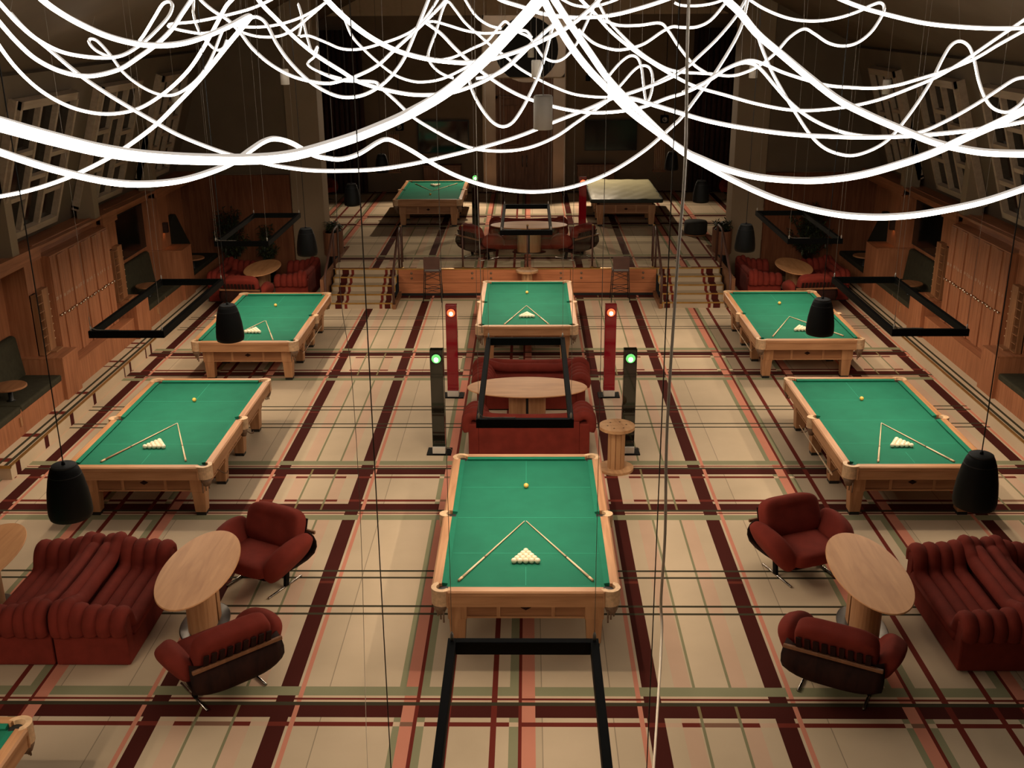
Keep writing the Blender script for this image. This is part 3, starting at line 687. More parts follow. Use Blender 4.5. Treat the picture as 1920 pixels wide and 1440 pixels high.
# ------------------------------------------------------------------ neon tubes (hanging light sculpture)
TUBES = [
 (0.0250, [(-1.380,2.817,6.630),(-1.454,3.051,6.598),(-1.426,3.318,6.528),(-1.393,3.641,6.451),(-1.352,4.044,6.378),(-1.179,4.385,6.325),(-0.955,4.435,6.332),(-0.742,4.500,6.382),(-0.599,4.564,6.429),(-0.456,4.633,6.488),(-0.296,4.562,6.579),(-0.141,4.437,6.705),(-0.026,4.321,6.819),(0.056,4.203,6.904),(0.113,4.090,6.972)]),
 (0.0250, [(-2.950,5.918,6.203),(-3.003,6.166,6.144),(-2.820,6.415,6.011),(-2.619,6.699,5.894),(-2.505,7.030,5.827),(-2.378,7.411,5.794),(-2.266,7.811,5.803),(-2.203,8.174,5.824),(-2.176,8.574,5.860),(-2.169,9.003,5.878),(-2.175,9.457,5.849),(-2.143,9.938,5.757),(-2.005,10.200,5.616),(-1.914,10.377,5.563),(-1.803,10.568,5.528),(-1.661,10.788,5.551),(-1.509,11.036,5.632),(-1.439,11.264,5.639),(-1.366,11.480,5.581),(-1.222,11.686,5.466),(-1.047,11.891,5.318),(-0.793,12.100,5.146),(-0.479,12.329,4.995),(-0.157,12.587,4.892),(0.180,12.874,4.832),(0.578,13.199,4.837),(1.044,13.575,4.945),(1.531,14.009,5.168),(1.945,14.473,5.430),(2.139,14.894,5.528),(2.441,15.399,5.800),(2.767,15.935,6.102),(3.158,16.565,6.597),(3.370,17.193,7.024),(3.518,17.768,7.224)]),
 (0.0250, [(-3.540,8.120,7.060),(-3.521,8.227,6.989),(-3.472,8.339,6.915),(-3.370,8.451,6.826),(-3.211,8.566,6.731),(-3.046,8.699,6.671),(-2.901,8.850,6.650),(-2.750,9.020,6.665),(-2.598,9.211,6.722),(-2.468,9.413,6.794),(-2.401,9.693,6.860),(-2.465,10.079,6.854),(-2.604,10.482,6.806),(-2.871,10.875,6.631),(-3.183,11.293,6.409),(-3.451,11.507,6.192),(-3.685,11.573,5.993),(-3.959,11.632,5.767),(-4.314,11.691,5.537),(-4.602,11.782,5.384),(-4.957,11.874,5.227),(-5.321,11.979,5.095),(-5.693,12.096,4.988),(-6.075,12.227,4.907),(-6.342,12.373,4.853)]),
 (0.0250, [(-3.894,14.948,6.703),(-3.701,14.991,6.816),(-3.586,15.000,6.836),(-3.465,14.971,6.747),(-3.323,14.883,6.490),(-3.130,14.798,6.240),(-2.845,14.715,5.988),(-2.517,14.665,5.831),(-2.231,14.669,5.829),(-1.988,14.708,5.929),(-1.802,14.763,6.076),(-1.630,14.844,6.297),(-1.465,14.971,6.653),(-1.301,15.109,7.036),(-1.236,15.169,7.204)]),
 (0.0250, [(-5.575,11.713,7.113),(-5.621,12.008,7.000),(-5.594,12.294,6.802),(-5.559,12.611,6.632),(-5.465,12.961,6.487),(-5.365,13.362,6.411),(-5.232,13.805,6.374),(-5.186,14.298,6.394),(-5.144,14.859,6.509),(-5.056,15.185,6.652),(-4.965,15.538,6.842),(-4.999,15.882,6.983),(-5.134,16.210,7.051),(-5.337,16.513,7.017),(-5.565,16.778,6.840),(-5.827,17.037,6.608),(-6.032,17.352,6.493)]),
 (0.0250, [(-5.014,10.484,6.925),(-4.991,10.610,6.815),(-4.901,10.718,6.633),(-4.803,10.841,6.479),(-4.654,10.984,6.360),(-4.499,11.152,6.299),(-4.388,11.347,6.298),(-4.204,11.470,6.354),(-4.021,11.511,6.463),(-3.837,11.558,6.587),(-3.687,11.608,6.723),(-3.575,11.665,6.879),(-3.464,11.721,7.036),(-3.408,11.763,7.151)]),
 (0.0250, [(-6.277,13.032,6.728),(-6.257,13.186,6.526),(-6.153,13.326,6.262),(-5.999,13.483,6.020),(-5.792,13.666,5.825),(-5.578,13.885,5.708),(-5.362,14.140,5.664),(-5.132,14.435,5.705),(-4.848,14.493,5.857),(-4.529,14.290,6.051),(-4.261,14.101,6.258),(-4.030,13.931,6.496),(-3.800,13.785,6.775),(-3.630,13.613,6.959),(-3.479,13.417,7.054),(-3.308,13.241,7.180)]),
 (0.0250, [(-6.027,13.098,6.903),(-5.840,13.034,6.713),(-5.571,12.964,6.499),(-5.322,12.897,6.297),(-5.109,12.846,6.142),(-4.822,12.788,5.963),(-4.572,12.742,5.820),(-4.323,12.698,5.683),(-4.073,12.656,5.551),(-3.761,12.617,5.426),(-3.448,12.586,5.323),(-3.049,12.559,5.226),(-2.824,12.548,5.183),(-2.511,12.540,5.146),(-2.155,12.543,5.138),(-1.736,12.555,5.153),(-1.347,12.795,5.180),(-0.937,13.054,5.240),(-0.514,13.326,5.313),(-0.081,13.615,5.409),(0.374,13.930,5.552),(0.845,14.254,5.695),(1.094,14.562,5.771),(1.454,14.883,5.849),(1.871,15.226,5.958),(2.208,15.587,6.086),(2.505,15.983,6.277),(2.823,16.405,6.506),(3.146,16.864,6.797),(3.377,17.327,7.063),(3.551,17.769,7.224)]),
 (0.0250, [(-6.424,17.261,6.252),(-6.549,17.267,6.276),(-6.716,17.293,6.356),(-6.816,17.327,6.459),(-6.807,17.349,6.522),(-6.691,17.340,6.490),(-6.491,17.271,6.284),(-6.275,17.180,6.015),(-5.992,17.113,5.809),(-5.717,17.078,5.697),(-5.492,17.081,5.695),(-5.275,17.123,5.804),(-5.075,17.189,5.984),(-4.908,17.283,6.242),(-4.774,17.395,6.556),(-4.715,17.443,6.689)]),
 (0.0250, [(-3.881,17.615,7.139),(-4.048,17.582,7.054),(-4.323,17.540,6.946),(-4.740,17.498,6.846),(-5.157,17.464,6.770),(-5.507,17.448,6.741),(-5.582,17.439,6.718),(-5.549,17.428,6.686),(-5.324,17.412,6.630),(-5.024,17.405,6.596),(-4.632,17.439,6.672)]),
 (0.0240, [(-5.437,18.463,7.259),(-5.437,18.405,7.094),(-5.437,18.327,6.872),(-5.350,18.241,6.624),(-5.202,18.177,6.434),(-5.063,18.141,6.326),(-4.958,18.152,6.350),(-4.897,18.196,6.473)]),
 (0.0250, [(-4.429,15.111,7.192),(-4.343,15.065,7.056),(-4.179,15.020,6.921),(-3.986,14.983,6.805),(-3.822,14.930,6.649),(-3.658,14.862,6.445),(-3.416,14.794,6.242),(-3.130,14.746,6.091),(-2.845,14.724,6.015),(-2.631,14.720,5.994),(-2.466,14.735,6.026),(-2.273,14.756,6.079),(-1.988,14.808,6.212),(-1.752,14.882,6.413),(-1.516,14.956,6.613),(-1.344,15.013,6.767),(-1.129,15.087,6.968),(-0.965,15.161,7.169)]),
 (0.0250, [(-4.875,19.033,6.669),(-4.484,19.038,6.666),(-4.120,19.064,6.724),(-3.756,19.115,6.850),(-3.392,19.195,7.062),(-3.238,19.252,7.215)]),
 (0.0250, [(-4.848,19.003,6.583),(-4.575,18.983,6.512),(-4.239,18.987,6.510),(-3.993,19.024,6.603),(-3.757,19.088,6.773),(-3.447,19.183,7.028),(-3.283,19.251,7.216)]),
 (0.0250, [(-2.825,11.753,7.094),(-2.762,11.863,6.964),(-2.646,11.974,6.818),(-2.492,12.076,6.636),(-2.293,12.182,6.449),(-2.046,12.297,6.272),(-1.877,12.434,6.148),(-1.599,12.587,6.049),(-1.313,12.757,5.982),(-1.029,12.855,5.974),(-0.823,12.868,6.002),(-0.572,12.901,6.083),(-0.385,12.935,6.170),(-0.197,12.979,6.286),(-0.028,13.035,6.439),(0.141,13.087,6.579),(0.303,13.137,6.714),(0.347,13.146,6.737)]),
 (0.0250, [(-1.610,8.835,7.079),(-1.589,9.106,6.984),(-1.527,9.393,6.872),(-1.432,9.700,6.749),(-1.325,10.040,6.642),(-1.165,10.412,6.537),(-0.935,10.606,6.465),(-0.710,10.820,6.425),(-0.550,11.051,6.409),(-0.330,11.307,6.433),(-0.060,11.590,6.500),(0.163,11.626,6.592),(0.385,11.666,6.696),(0.552,11.705,6.800),(0.758,11.771,6.976),(0.869,11.819,7.107)]),
 (0.0250, [(-3.147,19.148,6.915),(-3.084,19.097,6.768),(-2.966,19.009,6.510),(-2.785,18.942,6.312),(-2.540,18.870,6.096),(-2.240,18.799,5.879),(-1.940,18.767,5.774),(-1.695,18.768,5.764),(-1.449,18.787,5.805),(-1.213,18.823,5.898),(-0.922,18.878,6.042)]),
 (0.0250, [(-3.848,18.993,6.507),(-3.693,18.998,6.515),(-3.394,18.963,6.402),(-3.148,18.934,6.306),(-2.848,18.935,6.295),(-2.485,18.970,6.378),(-2.121,19.018,6.496),(-1.848,19.076,6.649),(-1.629,19.170,6.904),(-1.511,19.231,7.075),(-1.402,19.293,7.246)]),
 (0.0250, [(-1.240,18.796,5.821),(-1.376,18.809,5.865),(-1.513,18.834,5.943),(-1.631,18.877,6.072),(-1.667,18.928,6.219),(-1.539,19.050,6.561),(-1.420,19.182,6.929),(-1.329,19.225,7.048),(-1.211,19.185,6.927),(-1.030,19.109,6.703),(-0.785,19.040,6.496),(-0.576,18.983,6.323),(-0.331,18.926,6.150),(-0.122,18.869,5.977),(0.187,18.813,5.803),(0.487,18.769,5.664),(0.850,18.732,5.541),(1.332,18.724,5.495),(1.695,18.744,5.536),(2.059,18.792,5.653),(2.423,18.857,5.823),(2.669,18.900,5.932),(2.851,18.939,6.034)]),
 (0.0250, [(-1.721,19.099,6.708),(-1.575,19.110,6.733),(-1.330,19.092,6.671),(-1.030,19.067,6.583),(-0.721,19.056,6.538),(-0.421,19.066,6.553),(-0.148,19.079,6.577),(0.006,19.079,6.568),(0.097,19.044,6.464)]),
 (0.0240, [(-1.268,14.406,6.752),(-1.083,14.364,6.622),(-0.905,14.305,6.446),(-0.720,14.251,6.283),(-0.535,14.203,6.139),(-0.309,14.154,5.989),(-0.083,14.117,5.871),(0.102,14.097,5.805),(0.376,14.073,5.726),(0.650,14.059,5.672),(0.945,14.056,5.651),(1.288,14.070,5.674),(1.562,14.095,5.731),(1.836,14.133,5.826),(2.022,14.154,5.877),(2.248,14.191,5.972),(2.493,14.313,6.116),(2.745,14.489,6.219),(2.960,14.644,6.257),(3.172,14.770,6.203),(3.445,14.880,6.094),(3.811,14.993,5.982),(4.139,15.120,5.902),(4.526,15.265,5.862),(4.797,15.192,5.858),(5.041,15.060,5.901),(5.302,14.947,5.990),(5.608,14.847,6.103),(5.936,14.763,6.255),(6.202,14.692,6.436),(6.470,14.620,6.608),(6.617,14.526,6.719)]),
 (0.0250, [(-1.102,19.298,7.244),(-1.029,19.238,7.072),(-0.848,19.151,6.814),(-0.630,19.103,6.666),(-0.421,19.087,6.613)]),
 (0.0250, [(-1.631,18.886,6.098),(-1.267,18.910,6.147),(-0.903,18.969,6.299),(-0.667,19.012,6.409),(-0.484,19.087,6.614),(-0.357,19.128,6.724),(-0.239,19.099,6.638),(-0.121,19.071,6.551),(0.061,19.043,6.464),(0.188,18.985,6.292),(0.306,18.935,6.145),(0.487,18.914,6.076),(0.669,18.940,6.143),(0.851,19.015,6.348),(0.970,19.095,6.570),(1.125,19.209,6.886),(1.216,19.286,7.100),(1.289,19.332,7.228)]),
 (0.0250, [(-0.828,15.915,6.006),(-0.759,15.839,5.788),(-0.637,15.764,5.569),(-0.483,15.703,5.387),(-0.337,15.682,5.320),(-0.199,15.702,5.370),(-0.068,15.762,5.536),(0.056,15.841,5.753),(0.187,15.937,6.021),(0.287,16.040,6.311),(0.365,16.143,6.600),(0.388,16.169,6.673),(0.288,16.150,6.623),(0.134,16.097,6.479),(-0.097,16.017,6.262),(-0.297,15.955,6.097),(-0.451,15.928,6.025),(-0.713,15.906,5.976)]),
 (0.0250, [(-2.966,15.904,6.078),(-2.659,15.871,5.967),(-2.197,15.870,5.942),(-2.098,15.845,5.869),(-1.890,15.787,5.694),(-1.637,15.712,5.467),(-1.375,15.660,5.306),(-1.068,15.608,5.144),(-0.761,15.572,5.026),(-0.353,15.565,4.987),(0.032,15.585,5.028),(0.416,15.642,5.170),(0.724,15.715,5.364),(0.978,15.777,5.529),(1.240,15.842,5.702),(1.340,15.877,5.796)]),
 (0.0250, [(0.092,6.645,7.023),(0.131,6.725,6.950),(0.197,6.795,6.838),(0.308,6.850,6.673),(0.425,6.918,6.533),(0.544,6.999,6.418),(0.690,7.076,6.278),(0.866,7.161,6.147),(1.070,7.246,6.005),(1.188,7.229,5.950),(1.366,7.208,5.882),(1.580,7.193,5.830),(1.830,7.190,5.808),(1.955,6.946,5.847),(2.111,6.727,5.909),(2.260,6.533,5.994),(2.400,6.355,6.088),(2.491,6.103,6.207),(2.558,5.870,6.308),(2.583,5.651,6.391),(2.561,5.444,6.452)]),
 (0.0250, [(0.156,7.089,7.032),(0.205,7.163,6.954),(0.320,7.211,6.792),(0.443,7.261,6.626),(0.565,7.315,6.465),(0.716,7.377,6.312),(0.872,7.443,6.165),(1.032,7.515,6.020),(1.161,7.607,5.924),(1.304,7.708,5.843),(1.522,7.672,5.730),(1.750,7.517,5.640),(1.967,7.379,5.588),(2.181,7.254,5.562),(2.389,7.143,5.567),(2.587,7.045,5.598),(2.783,6.957,5.652),(2.973,6.877,5.717),(3.178,6.810,5.808),(3.234,6.728,5.857)]),
 (0.0250, [(-0.402,13.262,7.102),(-0.277,13.232,7.012),(-0.027,13.209,6.934),(0.204,13.188,6.862),(0.516,13.178,6.818),(0.766,13.181,6.817),(1.054,13.196,6.844),(1.347,13.225,6.913),(1.641,13.260,7.000),(1.816,13.287,7.069)]),
 (0.0250, [(0.489,19.296,7.165),(0.643,19.262,7.061),(0.852,19.235,6.974),(1.152,19.234,6.955),(1.516,19.275,7.055),(1.716,19.314,7.157)]),
 (0.0230, [(0.595,13.989,7.125),(0.700,14.102,7.014),(0.889,14.199,6.842),(1.102,14.285,6.629),(1.389,14.374,6.410),(1.682,14.478,6.225),(2.073,14.577,6.010),(2.323,14.660,5.908),(2.656,14.634,5.818),(3.031,14.604,5.716),(3.414,14.584,5.640),(3.697,14.581,5.618),(3.981,14.589,5.629),(4.357,14.611,5.673),(4.697,14.535,5.766),(5.020,14.422,5.908),(5.329,14.319,6.066),(5.631,14.237,6.278),(5.933,14.169,6.517),(6.222,14.100,6.745),(6.354,14.000,6.882)]),
 (0.0250, [(1.035,17.713,7.185),(1.118,17.665,7.043),(1.284,17.565,6.751),(1.559,17.469,6.466),(1.841,17.391,6.229),(2.174,17.329,6.038),(2.449,17.311,5.973),(2.866,17.309,5.947),(3.174,17.302,5.913),(3.391,17.319,5.951),(3.641,17.361,6.059),(3.891,17.428,6.239),(4.117,17.515,6.473),(4.342,17.562,6.597),(4.508,17.539,6.525),(4.725,17.496,6.390),(4.950,17.482,6.342),(5.175,17.502,6.387),(5.392,17.560,6.543),(5.559,17.646,6.778),(5.600,17.693,6.911),(5.534,17.714,6.975),(5.392,17.699,6.936),(5.175,17.662,6.843),(4.892,17.628,6.759),(4.559,17.606,6.714),(4.225,17.607,6.732),(3.950,17.628,6.804),(3.676,17.666,6.924),(3.451,17.712,7.067)]),
 (0.0250, [(1.350,18.821,5.770),(1.578,18.914,6.025),(1.760,18.962,6.153),(1.896,18.955,6.126),(1.969,18.899,5.963),(2.005,18.800,5.680),(2.050,18.710,5.422),(2.123,18.750,5.533),(2.159,18.841,5.790),(2.105,18.901,5.962),(1.969,18.911,5.997),(1.823,18.879,5.912),(1.605,18.794,5.682),(1.332,18.700,5.427),(1.122,18.643,5.274)]),
 (0.0250, [(0.825,17.509,6.613),(1.058,17.443,6.415),(1.342,17.414,6.318),(1.558,17.417,6.317),(1.842,17.449,6.394),(2.117,17.513,6.565),(2.284,17.543,6.642),(2.450,17.543,6.633),(2.675,17.549,6.640),(2.892,17.588,6.741),(3.118,17.680,6.991),(3.243,17.745,7.171)]),
 (0.0250, [(1.201,17.564,6.752),(1.451,17.540,6.671),(1.784,17.545,6.669),(2.092,17.560,6.699),(2.225,17.523,6.588),(2.392,17.443,6.351),(2.616,17.355,6.090),(2.824,17.311,5.955)]),
 (0.0250, [(1.130,6.663,7.025),(1.219,6.732,6.943),(1.313,6.809,6.874),(1.440,6.870,6.749),(1.617,6.933,6.621),(1.802,6.923,6.480),(1.978,6.881,6.353),(2.158,6.853,6.264),(2.335,6.830,6.190),(2.545,6.768,6.108),(2.680,6.655,6.078),(2.811,6.550,6.065),(2.983,6.455,6.070),(3.034,6.364,6.084)]),
 (0.0250, [(0.867,11.447,6.048),(1.128,11.441,6.020),(1.350,11.422,5.956),(1.645,11.397,5.870),(1.922,11.375,5.794),(2.294,11.357,5.724),(2.755,11.343,5.663),(3.216,11.341,5.634),(3.683,11.345,5.626),(4.144,11.359,5.643),(4.605,11.381,5.682),(4.977,11.404,5.732),(5.200,11.421,5.768),(5.366,11.434,5.798)]),
 (0.0250, [(3.303,16.211,6.653),(3.341,16.178,6.559),(3.418,16.103,6.341),(3.548,16.003,6.049),(3.702,15.911,5.780),(3.901,15.804,5.466),(4.108,15.705,5.175),(4.316,15.644,4.992),(4.569,15.617,4.903),(4.777,15.620,4.902),(5.031,15.655,4.987),(5.239,15.704,5.117),(5.439,15.783,5.333),(5.647,15.880,5.600),(5.855,15.993,5.911),(6.010,16.097,6.200),(6.133,16.162,6.381),(6.264,16.185,6.438),(6.395,16.161,6.364),(6.471,16.096,6.175),(6.532,16.003,5.906),(6.624,15.920,5.666),(6.747,15.871,5.520),(6.932,15.855,5.468),(7.085,15.883,5.540),(7.186,15.918,5.633),(7.378,16.002,5.864)]),
 (0.0250, [(2.104,14.748,5.848),(2.462,14.808,6.000),(2.676,14.858,6.134),(2.890,14.890,6.213),(3.055,14.887,6.199),(3.176,14.858,6.110),(3.340,14.797,5.927),(3.532,14.728,5.724),(3.768,14.668,5.540),(4.053,14.622,5.397),(4.389,14.594,5.300),(4.817,14.591,5.270),(5.267,14.616,5.321),(5.625,14.671,5.461),(6.011,14.747,5.660),(6.340,14.823,5.860),(6.533,14.866,5.973),(6.675,14.880,6.006),(6.854,14.880,5.998)]),
 (0.0250, [(3.146,11.838,7.055),(3.336,11.896,6.976),(3.584,11.955,6.895),(3.876,12.019,6.824),(4.280,12.082,6.740),(4.696,12.161,6.698),(5.095,12.249,6.678),(5.465,12.345,6.680),(5.681,12.444,6.694)]),
 (0.0250, [(2.534,19.274,7.006),(2.670,19.261,6.962),(2.970,19.266,6.960),(3.279,19.291,7.018),(3.534,19.340,7.145)]),
 (0.0250, [(-4.266,20.895,6.479),(-4.206,21.002,6.780),(-4.275,21.094,7.045),(-4.186,21.002,6.780),(-4.116,20.904,6.497),(-4.007,20.796,6.185),(-3.917,20.834,6.288),(-3.967,20.774,6.118),(-4.097,20.722,5.978),(-3.867,20.676,5.835),(-3.468,20.642,5.719)]),
]
def neon(i, r, pts):
    P = [Vector(p) for p in crom(pts, 6)]; m_ = len(P); n = 12
    lit, back = MB(), MB(); vs = []
    for k, p_ in enumerate(P):
        t = (P[min(k+1, m_-1)]-P[max(k-1, 0)]).normalized()
        u = Vector((0,0,1)); nn = u-t*u.dot(t)
        nn = nn.normalized() if nn.length > .05 else (prev-t*prev.dot(t)).normalized()
        prev = nn; bb = t.cross(nn)
        vs.append([p_+nn*r*math.cos(2*PI*q/n)+bb*r*math.sin(2*PI*q/n) for q in range(n)])
    for k in range(m_-1):
        for q in range(n):
            tgt = back if q in (0, 1, 10, 11) else lit
            a = [vs[k][q], vs[k][(q+1) % n], vs[k+1][(q+1) % n], vs[k+1][q]]
            tgt.add(a, [(0,1,2,3)])
    return lit, back
NAMES = ['widest neon tube sagging across the upper left foreground', 'long neon tube crossing from the left edge through two humps to the upper right', 'neon tube dipping from the top left corner and swinging back to the left edge', 'neon tube arching down from the cluster apex left of centre',
 'neon tube with a narrow raised loop near the top left', 'neon tube in a deep bow at the top left, lower of two', 'neon tube in the lowest deep bow on the far left', 'thin neon tube running from the top left corner across to the right of centre', 'thin neon tube with a tiny loop at the upper left',
 'thin hairpin of neon tube at the upper left cluster', 'short neon strand curling at the upper left', 'neon tube in a wide sag left of the cluster apex', 'short flat neon strand right of the left apex', 'short lower neon strand right of the left apex', 'neon tube sweeping from upper left to the round recess',
 'thick neon tube sagging in the upper middle', 'thin neon tube below the thick upper middle sag', 'thin neon strand waving at the upper left middle', 'thin neon tube with a sharp peak in the upper middle', 'thin neon strand rippling across the copper panel', 'long neon tube running from the middle to the right edge', 'short neon strand at the top middle',
 'thin neon strand with small waves before the round recess', 'neon tube in a deep narrow U below the round recess', 'neon tube in a wide low sag at the middle', 'thick left neon tube of the pair sweeping to the lower right', 'thick neon tube making the lowest sag on the right', 'neon tube in a shallow bow at the top middle',
 'tiny neon strand at the top middle right', 'long thin neon tube crossing to the top right corner', 'neon tube with a hump and loop at the upper right', 'neon tube in a narrow upright loop right of centre', 'neon strand in a soft bow right of the pair', 'short neon strand with a shoulder right of centre', 'thick neon tube falling diagonally across the upper right',
 'nearly level neon tube across the right', 'neon tube swinging in a tall S at the right', 'neon tube rising over a hump then to the right edge', 'neon tube along the top right corner', 'tiny neon strand at the top right', 'short zigzag neon strand in the upper left middle']
for i, (r, pts) in enumerate(TUBES):
    t = thing('neon_tube', NAMES[i].replace('neon tube', 'white neon tube').replace('neon strand', 'white neon strand'), 'neon light', group='hanging white neon tubes')
    a, b_ = neon(i, r*.9, pts)
    a.build('light_tube', 'tube', t, True); b_.build('backing_strip', 'tubeback', t, True)
    # steel wires from the high points up to the roof
    hi = [k for k in range(1, len(pts)-1) if pts[k][2] > pts[k-1][2] and pts[k][2] >= pts[k+1][2]] or [0, len(pts)-1]
    for k in hi[:3]:
        x, y, z = pts[k]; zt = 5.9+(8.62-abs(x*.97))*.484
        if zt > z+.1: MB().tube([(x, y, z+r*.8), (x*.985, y+.05, zt)], .003, 4).build('suspension_wire', 'wire', t)

# ------------------------------------------------------------------ pendant loudspeakers, pendants, loose cables
def make_speaker():
    t = thing('pendant_speaker', 'x', 'speaker')
    R_ = .185
    MB().lathe([(.0, -.24), (R_*.80, -.245), (R_*.95, -.235), (R_, -.19), (R_*.985, -.11), (R_*.92, .0), (R_*.80, .12), (R_*.66, .205), (R_*.57, .235)], 32).build('body', 'speakerblack', t, True)
    MB().lathe([(R_*.57, .235), (R_*.56, .245), (R_*.52, .25), (0, .252)], 32).build('cap', 'speakertop', t, True)
    MB().lathe([(R_*.735, .165), (R_*.742, .163), (R_*.745, .158)], 32).build('seam_ring', 'black', t, True)
    MB().lathe([(.018, .25), (.014, .275), (.006, .28)], 10).build('cord_grip', 'black', t, True)
    MB().tube([(0, 0, .27), (0, 0, 5.19)], .0055, 6).build('cord', 'black', t)
    return t
spk = make_speaker(); k = 0
ORD = ('nearest', 'second', 'third', 'fourth', 'farthest')
for sx, nm in ((-1, 'left'), (1, 'right')):
    for j, y in enumerate((8.4, 13.65, 18.9, 24.1, 29.3)):
        o = spk if k == 0 else copy_tree(spk); k += 1
        o.location = (sx*3.95, y+(.12 if sx > 0 else -.1), 3.0); o['label'] = '%s bell shaped black speaker of the row hanging on the %s' % (ORD[j], nm); o['group'] = 'hanging black speakers'
def make_pendant(top):
    t = thing('cylinder_pendant', 'x', 'pendant lamp')
    MB().lathe([(.068, -.14), (.080, -.135), (.080, .125), (.070, .14), (0, .14)], 24).build('shade', 'whiteplastic', t, True)
    MB().lathe([(0, -.128), (.066, -.13)], 24).build('diffuser', 'whiteplastic', t, True)
    MB().tube([(0, 0, .14), (0, 0, top)], .0045, 6).build('cord', 'wire', t)
    return t
for j, (x, y, z, lab) in enumerate(((.16, 9.11, 6.09, 'largest white cylinder pendant hanging in the centre'), (.17, 18.4, 5.98, 'middle white cylinder pendant in front of the round recess'), (.10, 26.5, 5.98, 'small farthest white cylinder pendant before the recess'),
        (-7.3, 22.7, 5.28, 'small white cylinder pendant by the left windows'), (7.1, 21.8, 5.43, 'small white cylinder pendant by the right windows'), (-4.5, 20.5, 5.76, 'small white cylinder pendant beside the left column'), (4.3, 21.0, 5.8, 'small white cylinder pendant beside the right column'))):
    o = make_pendant(roof_z(x)-z)
    o.location = (x, y, z); o['label'] = lab; o['group'] = 'white cylinder pendants'
o = MB().tube(crom([(1.03,7,8.6),(1.03,7,6.95),(1.055,7,5.97),(1.035,7,5.26),(1.015,7,4.11),(1.035,7,3.27),(1.03,7.02,2.7),(1.045,7,2.36),(1.03,7,1.18),(1.0,7,.05)], 6), .0105, 8).build('hanging_cable', 'whiteplastic', smooth=True); tag(o, 'thick pale cable hanging down right of the centre table', 'cable')
o = MB().tube(crom([(-1.23,7,8.6),(-1.23,7,5.98),(-1.24,7,5.05),(-1.2,7,4.51),(-1.2,7,3.27),(-1.26,7,1.17),(-1.25,7,.02)], 6), .0022, 5).build('hanging_cable', 'wire', smooth=True); tag(o, 'thin hanging wire left of the centre table', 'cable')
o = MB().tube(crom([(-.62,13.9,9.2),(-.63,13.9,5.0),(-.61,13.9,3.9),(-.60,13.9,2.75)], 6), .005, 6).build('hanging_cable', 'wire', smooth=True); tag(o, 'pale power cable above the left corner of the front centre lamp frame', 'cable')

# ------------------------------------------------------------------ lounge furniture
def make_sofa(L_, name_label=None):
    """faces +x, length along y"""
    t = thing('sofa', 'x', 'sofa'); h = L_/2
    box('base', 'velvet', -.26, .40, -h+.17, h-.17, .02, .37, t)
    for sg in (-1, 1): box('arm_core', 'velvet', -.42, .41, *sorted((sg*h, sg*(h-.17))), .02, .58, t, .02)
    box('back_core', 'velvet', -.42, -.26, -h+.17, h-.17, .02, .62, t)
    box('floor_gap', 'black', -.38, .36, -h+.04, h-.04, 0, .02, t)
    rolls = [(.335, .375, .62), (.18, .39, .63), (.025, .395, .635), (-.125, .44, .66), (-.245, .60, .71), (-.345, .66, .70)]
    for x, zs, za in rolls:
        half = [(-h-.01, .44), (-h-.03, .52), (-h-.012, za-.05), (-h+.05, za), (-h+.12, za+.005), (-h+.19, za-.03)]
        if zs < .55: half += [(-h+.235, (za+zs)/2+.02), (-h+.27, zs+.05), (-h+.35, zs), (-h*.4, zs)]
        else: half += [(-h+.30, (za*.4+zs*.6)), (-h*.5, zs)]
        pts = half+[(0, zs-(.012 if zs > .6 else 0))]+[(-y, z) for y, z in half[::-1]]
        P = crom([(x, y, z) for y, z in pts], 4)
        MB().tube(P, .075, 12, squash=1.18 if x > -.3 else 1.05).build('channel', 'velvet', t, True)
    # puffed front edge roll of the seat
    MB().tube([(.385, -h+.20, .33), (.385, h-.20, .33)], .05, 10).build('front_roll', 'velvet', t, True)
    return t
sofa = make_sofa(1.76); sofa_long = make_sofa(1.97)
def place(proto, first, loc, rz, label, group=None):
    o = proto if first else copy_tree(proto)
    o.location = loc; o.rotation_euler = (0, 0, rz); o['label'] = label
    if group: o['group'] = group
    return o
G = 'rust red channelled sofas'
place(sofa, True, (-4.82, 10.97, 0), 0, 'rust red channelled sofa facing the oval table in the left foreground', G)
place(sofa, False, (-5.68, 10.97, 0), PI, 'rust red sofa back to back at the left edge, facing left', G)
place(sofa, False, (5.14, 10.90, 0), PI, 'rust red channelled sofa facing the oval table in the right foreground', G)
place(sofa, False, (6.0, 10.90, 0), 0, 'rust red sofa at the right edge facing right', G)
place(sofa_long, True, (.04, 16.42, 0), PI/2, 'rust red sofa between the centre tables with its back to the viewer', G)
place(sofa_long, False, (.08, 18.58, 0), -PI/2, 'rust red sofa facing the viewer behind the central oval table', G)
for sx, nm in ((-1, 'left'), (1, 'right')):
    place(sofa, False, (sx*7.6, 26.75, 0), 0 if sx < 0 else PI, 'dim rust red sofa against the booth in the far %s corner' % nm, G)
    place(sofa, False, (sx*5.92, 26.75, 0), PI if sx < 0 else 0, 'dim rust red sofa beside the %s stairs' % nm, G)
place(sofa_long, False, (.04, 29.12, ZP), -PI/2, 'dark red sofa on the platform behind the glass rail', G)

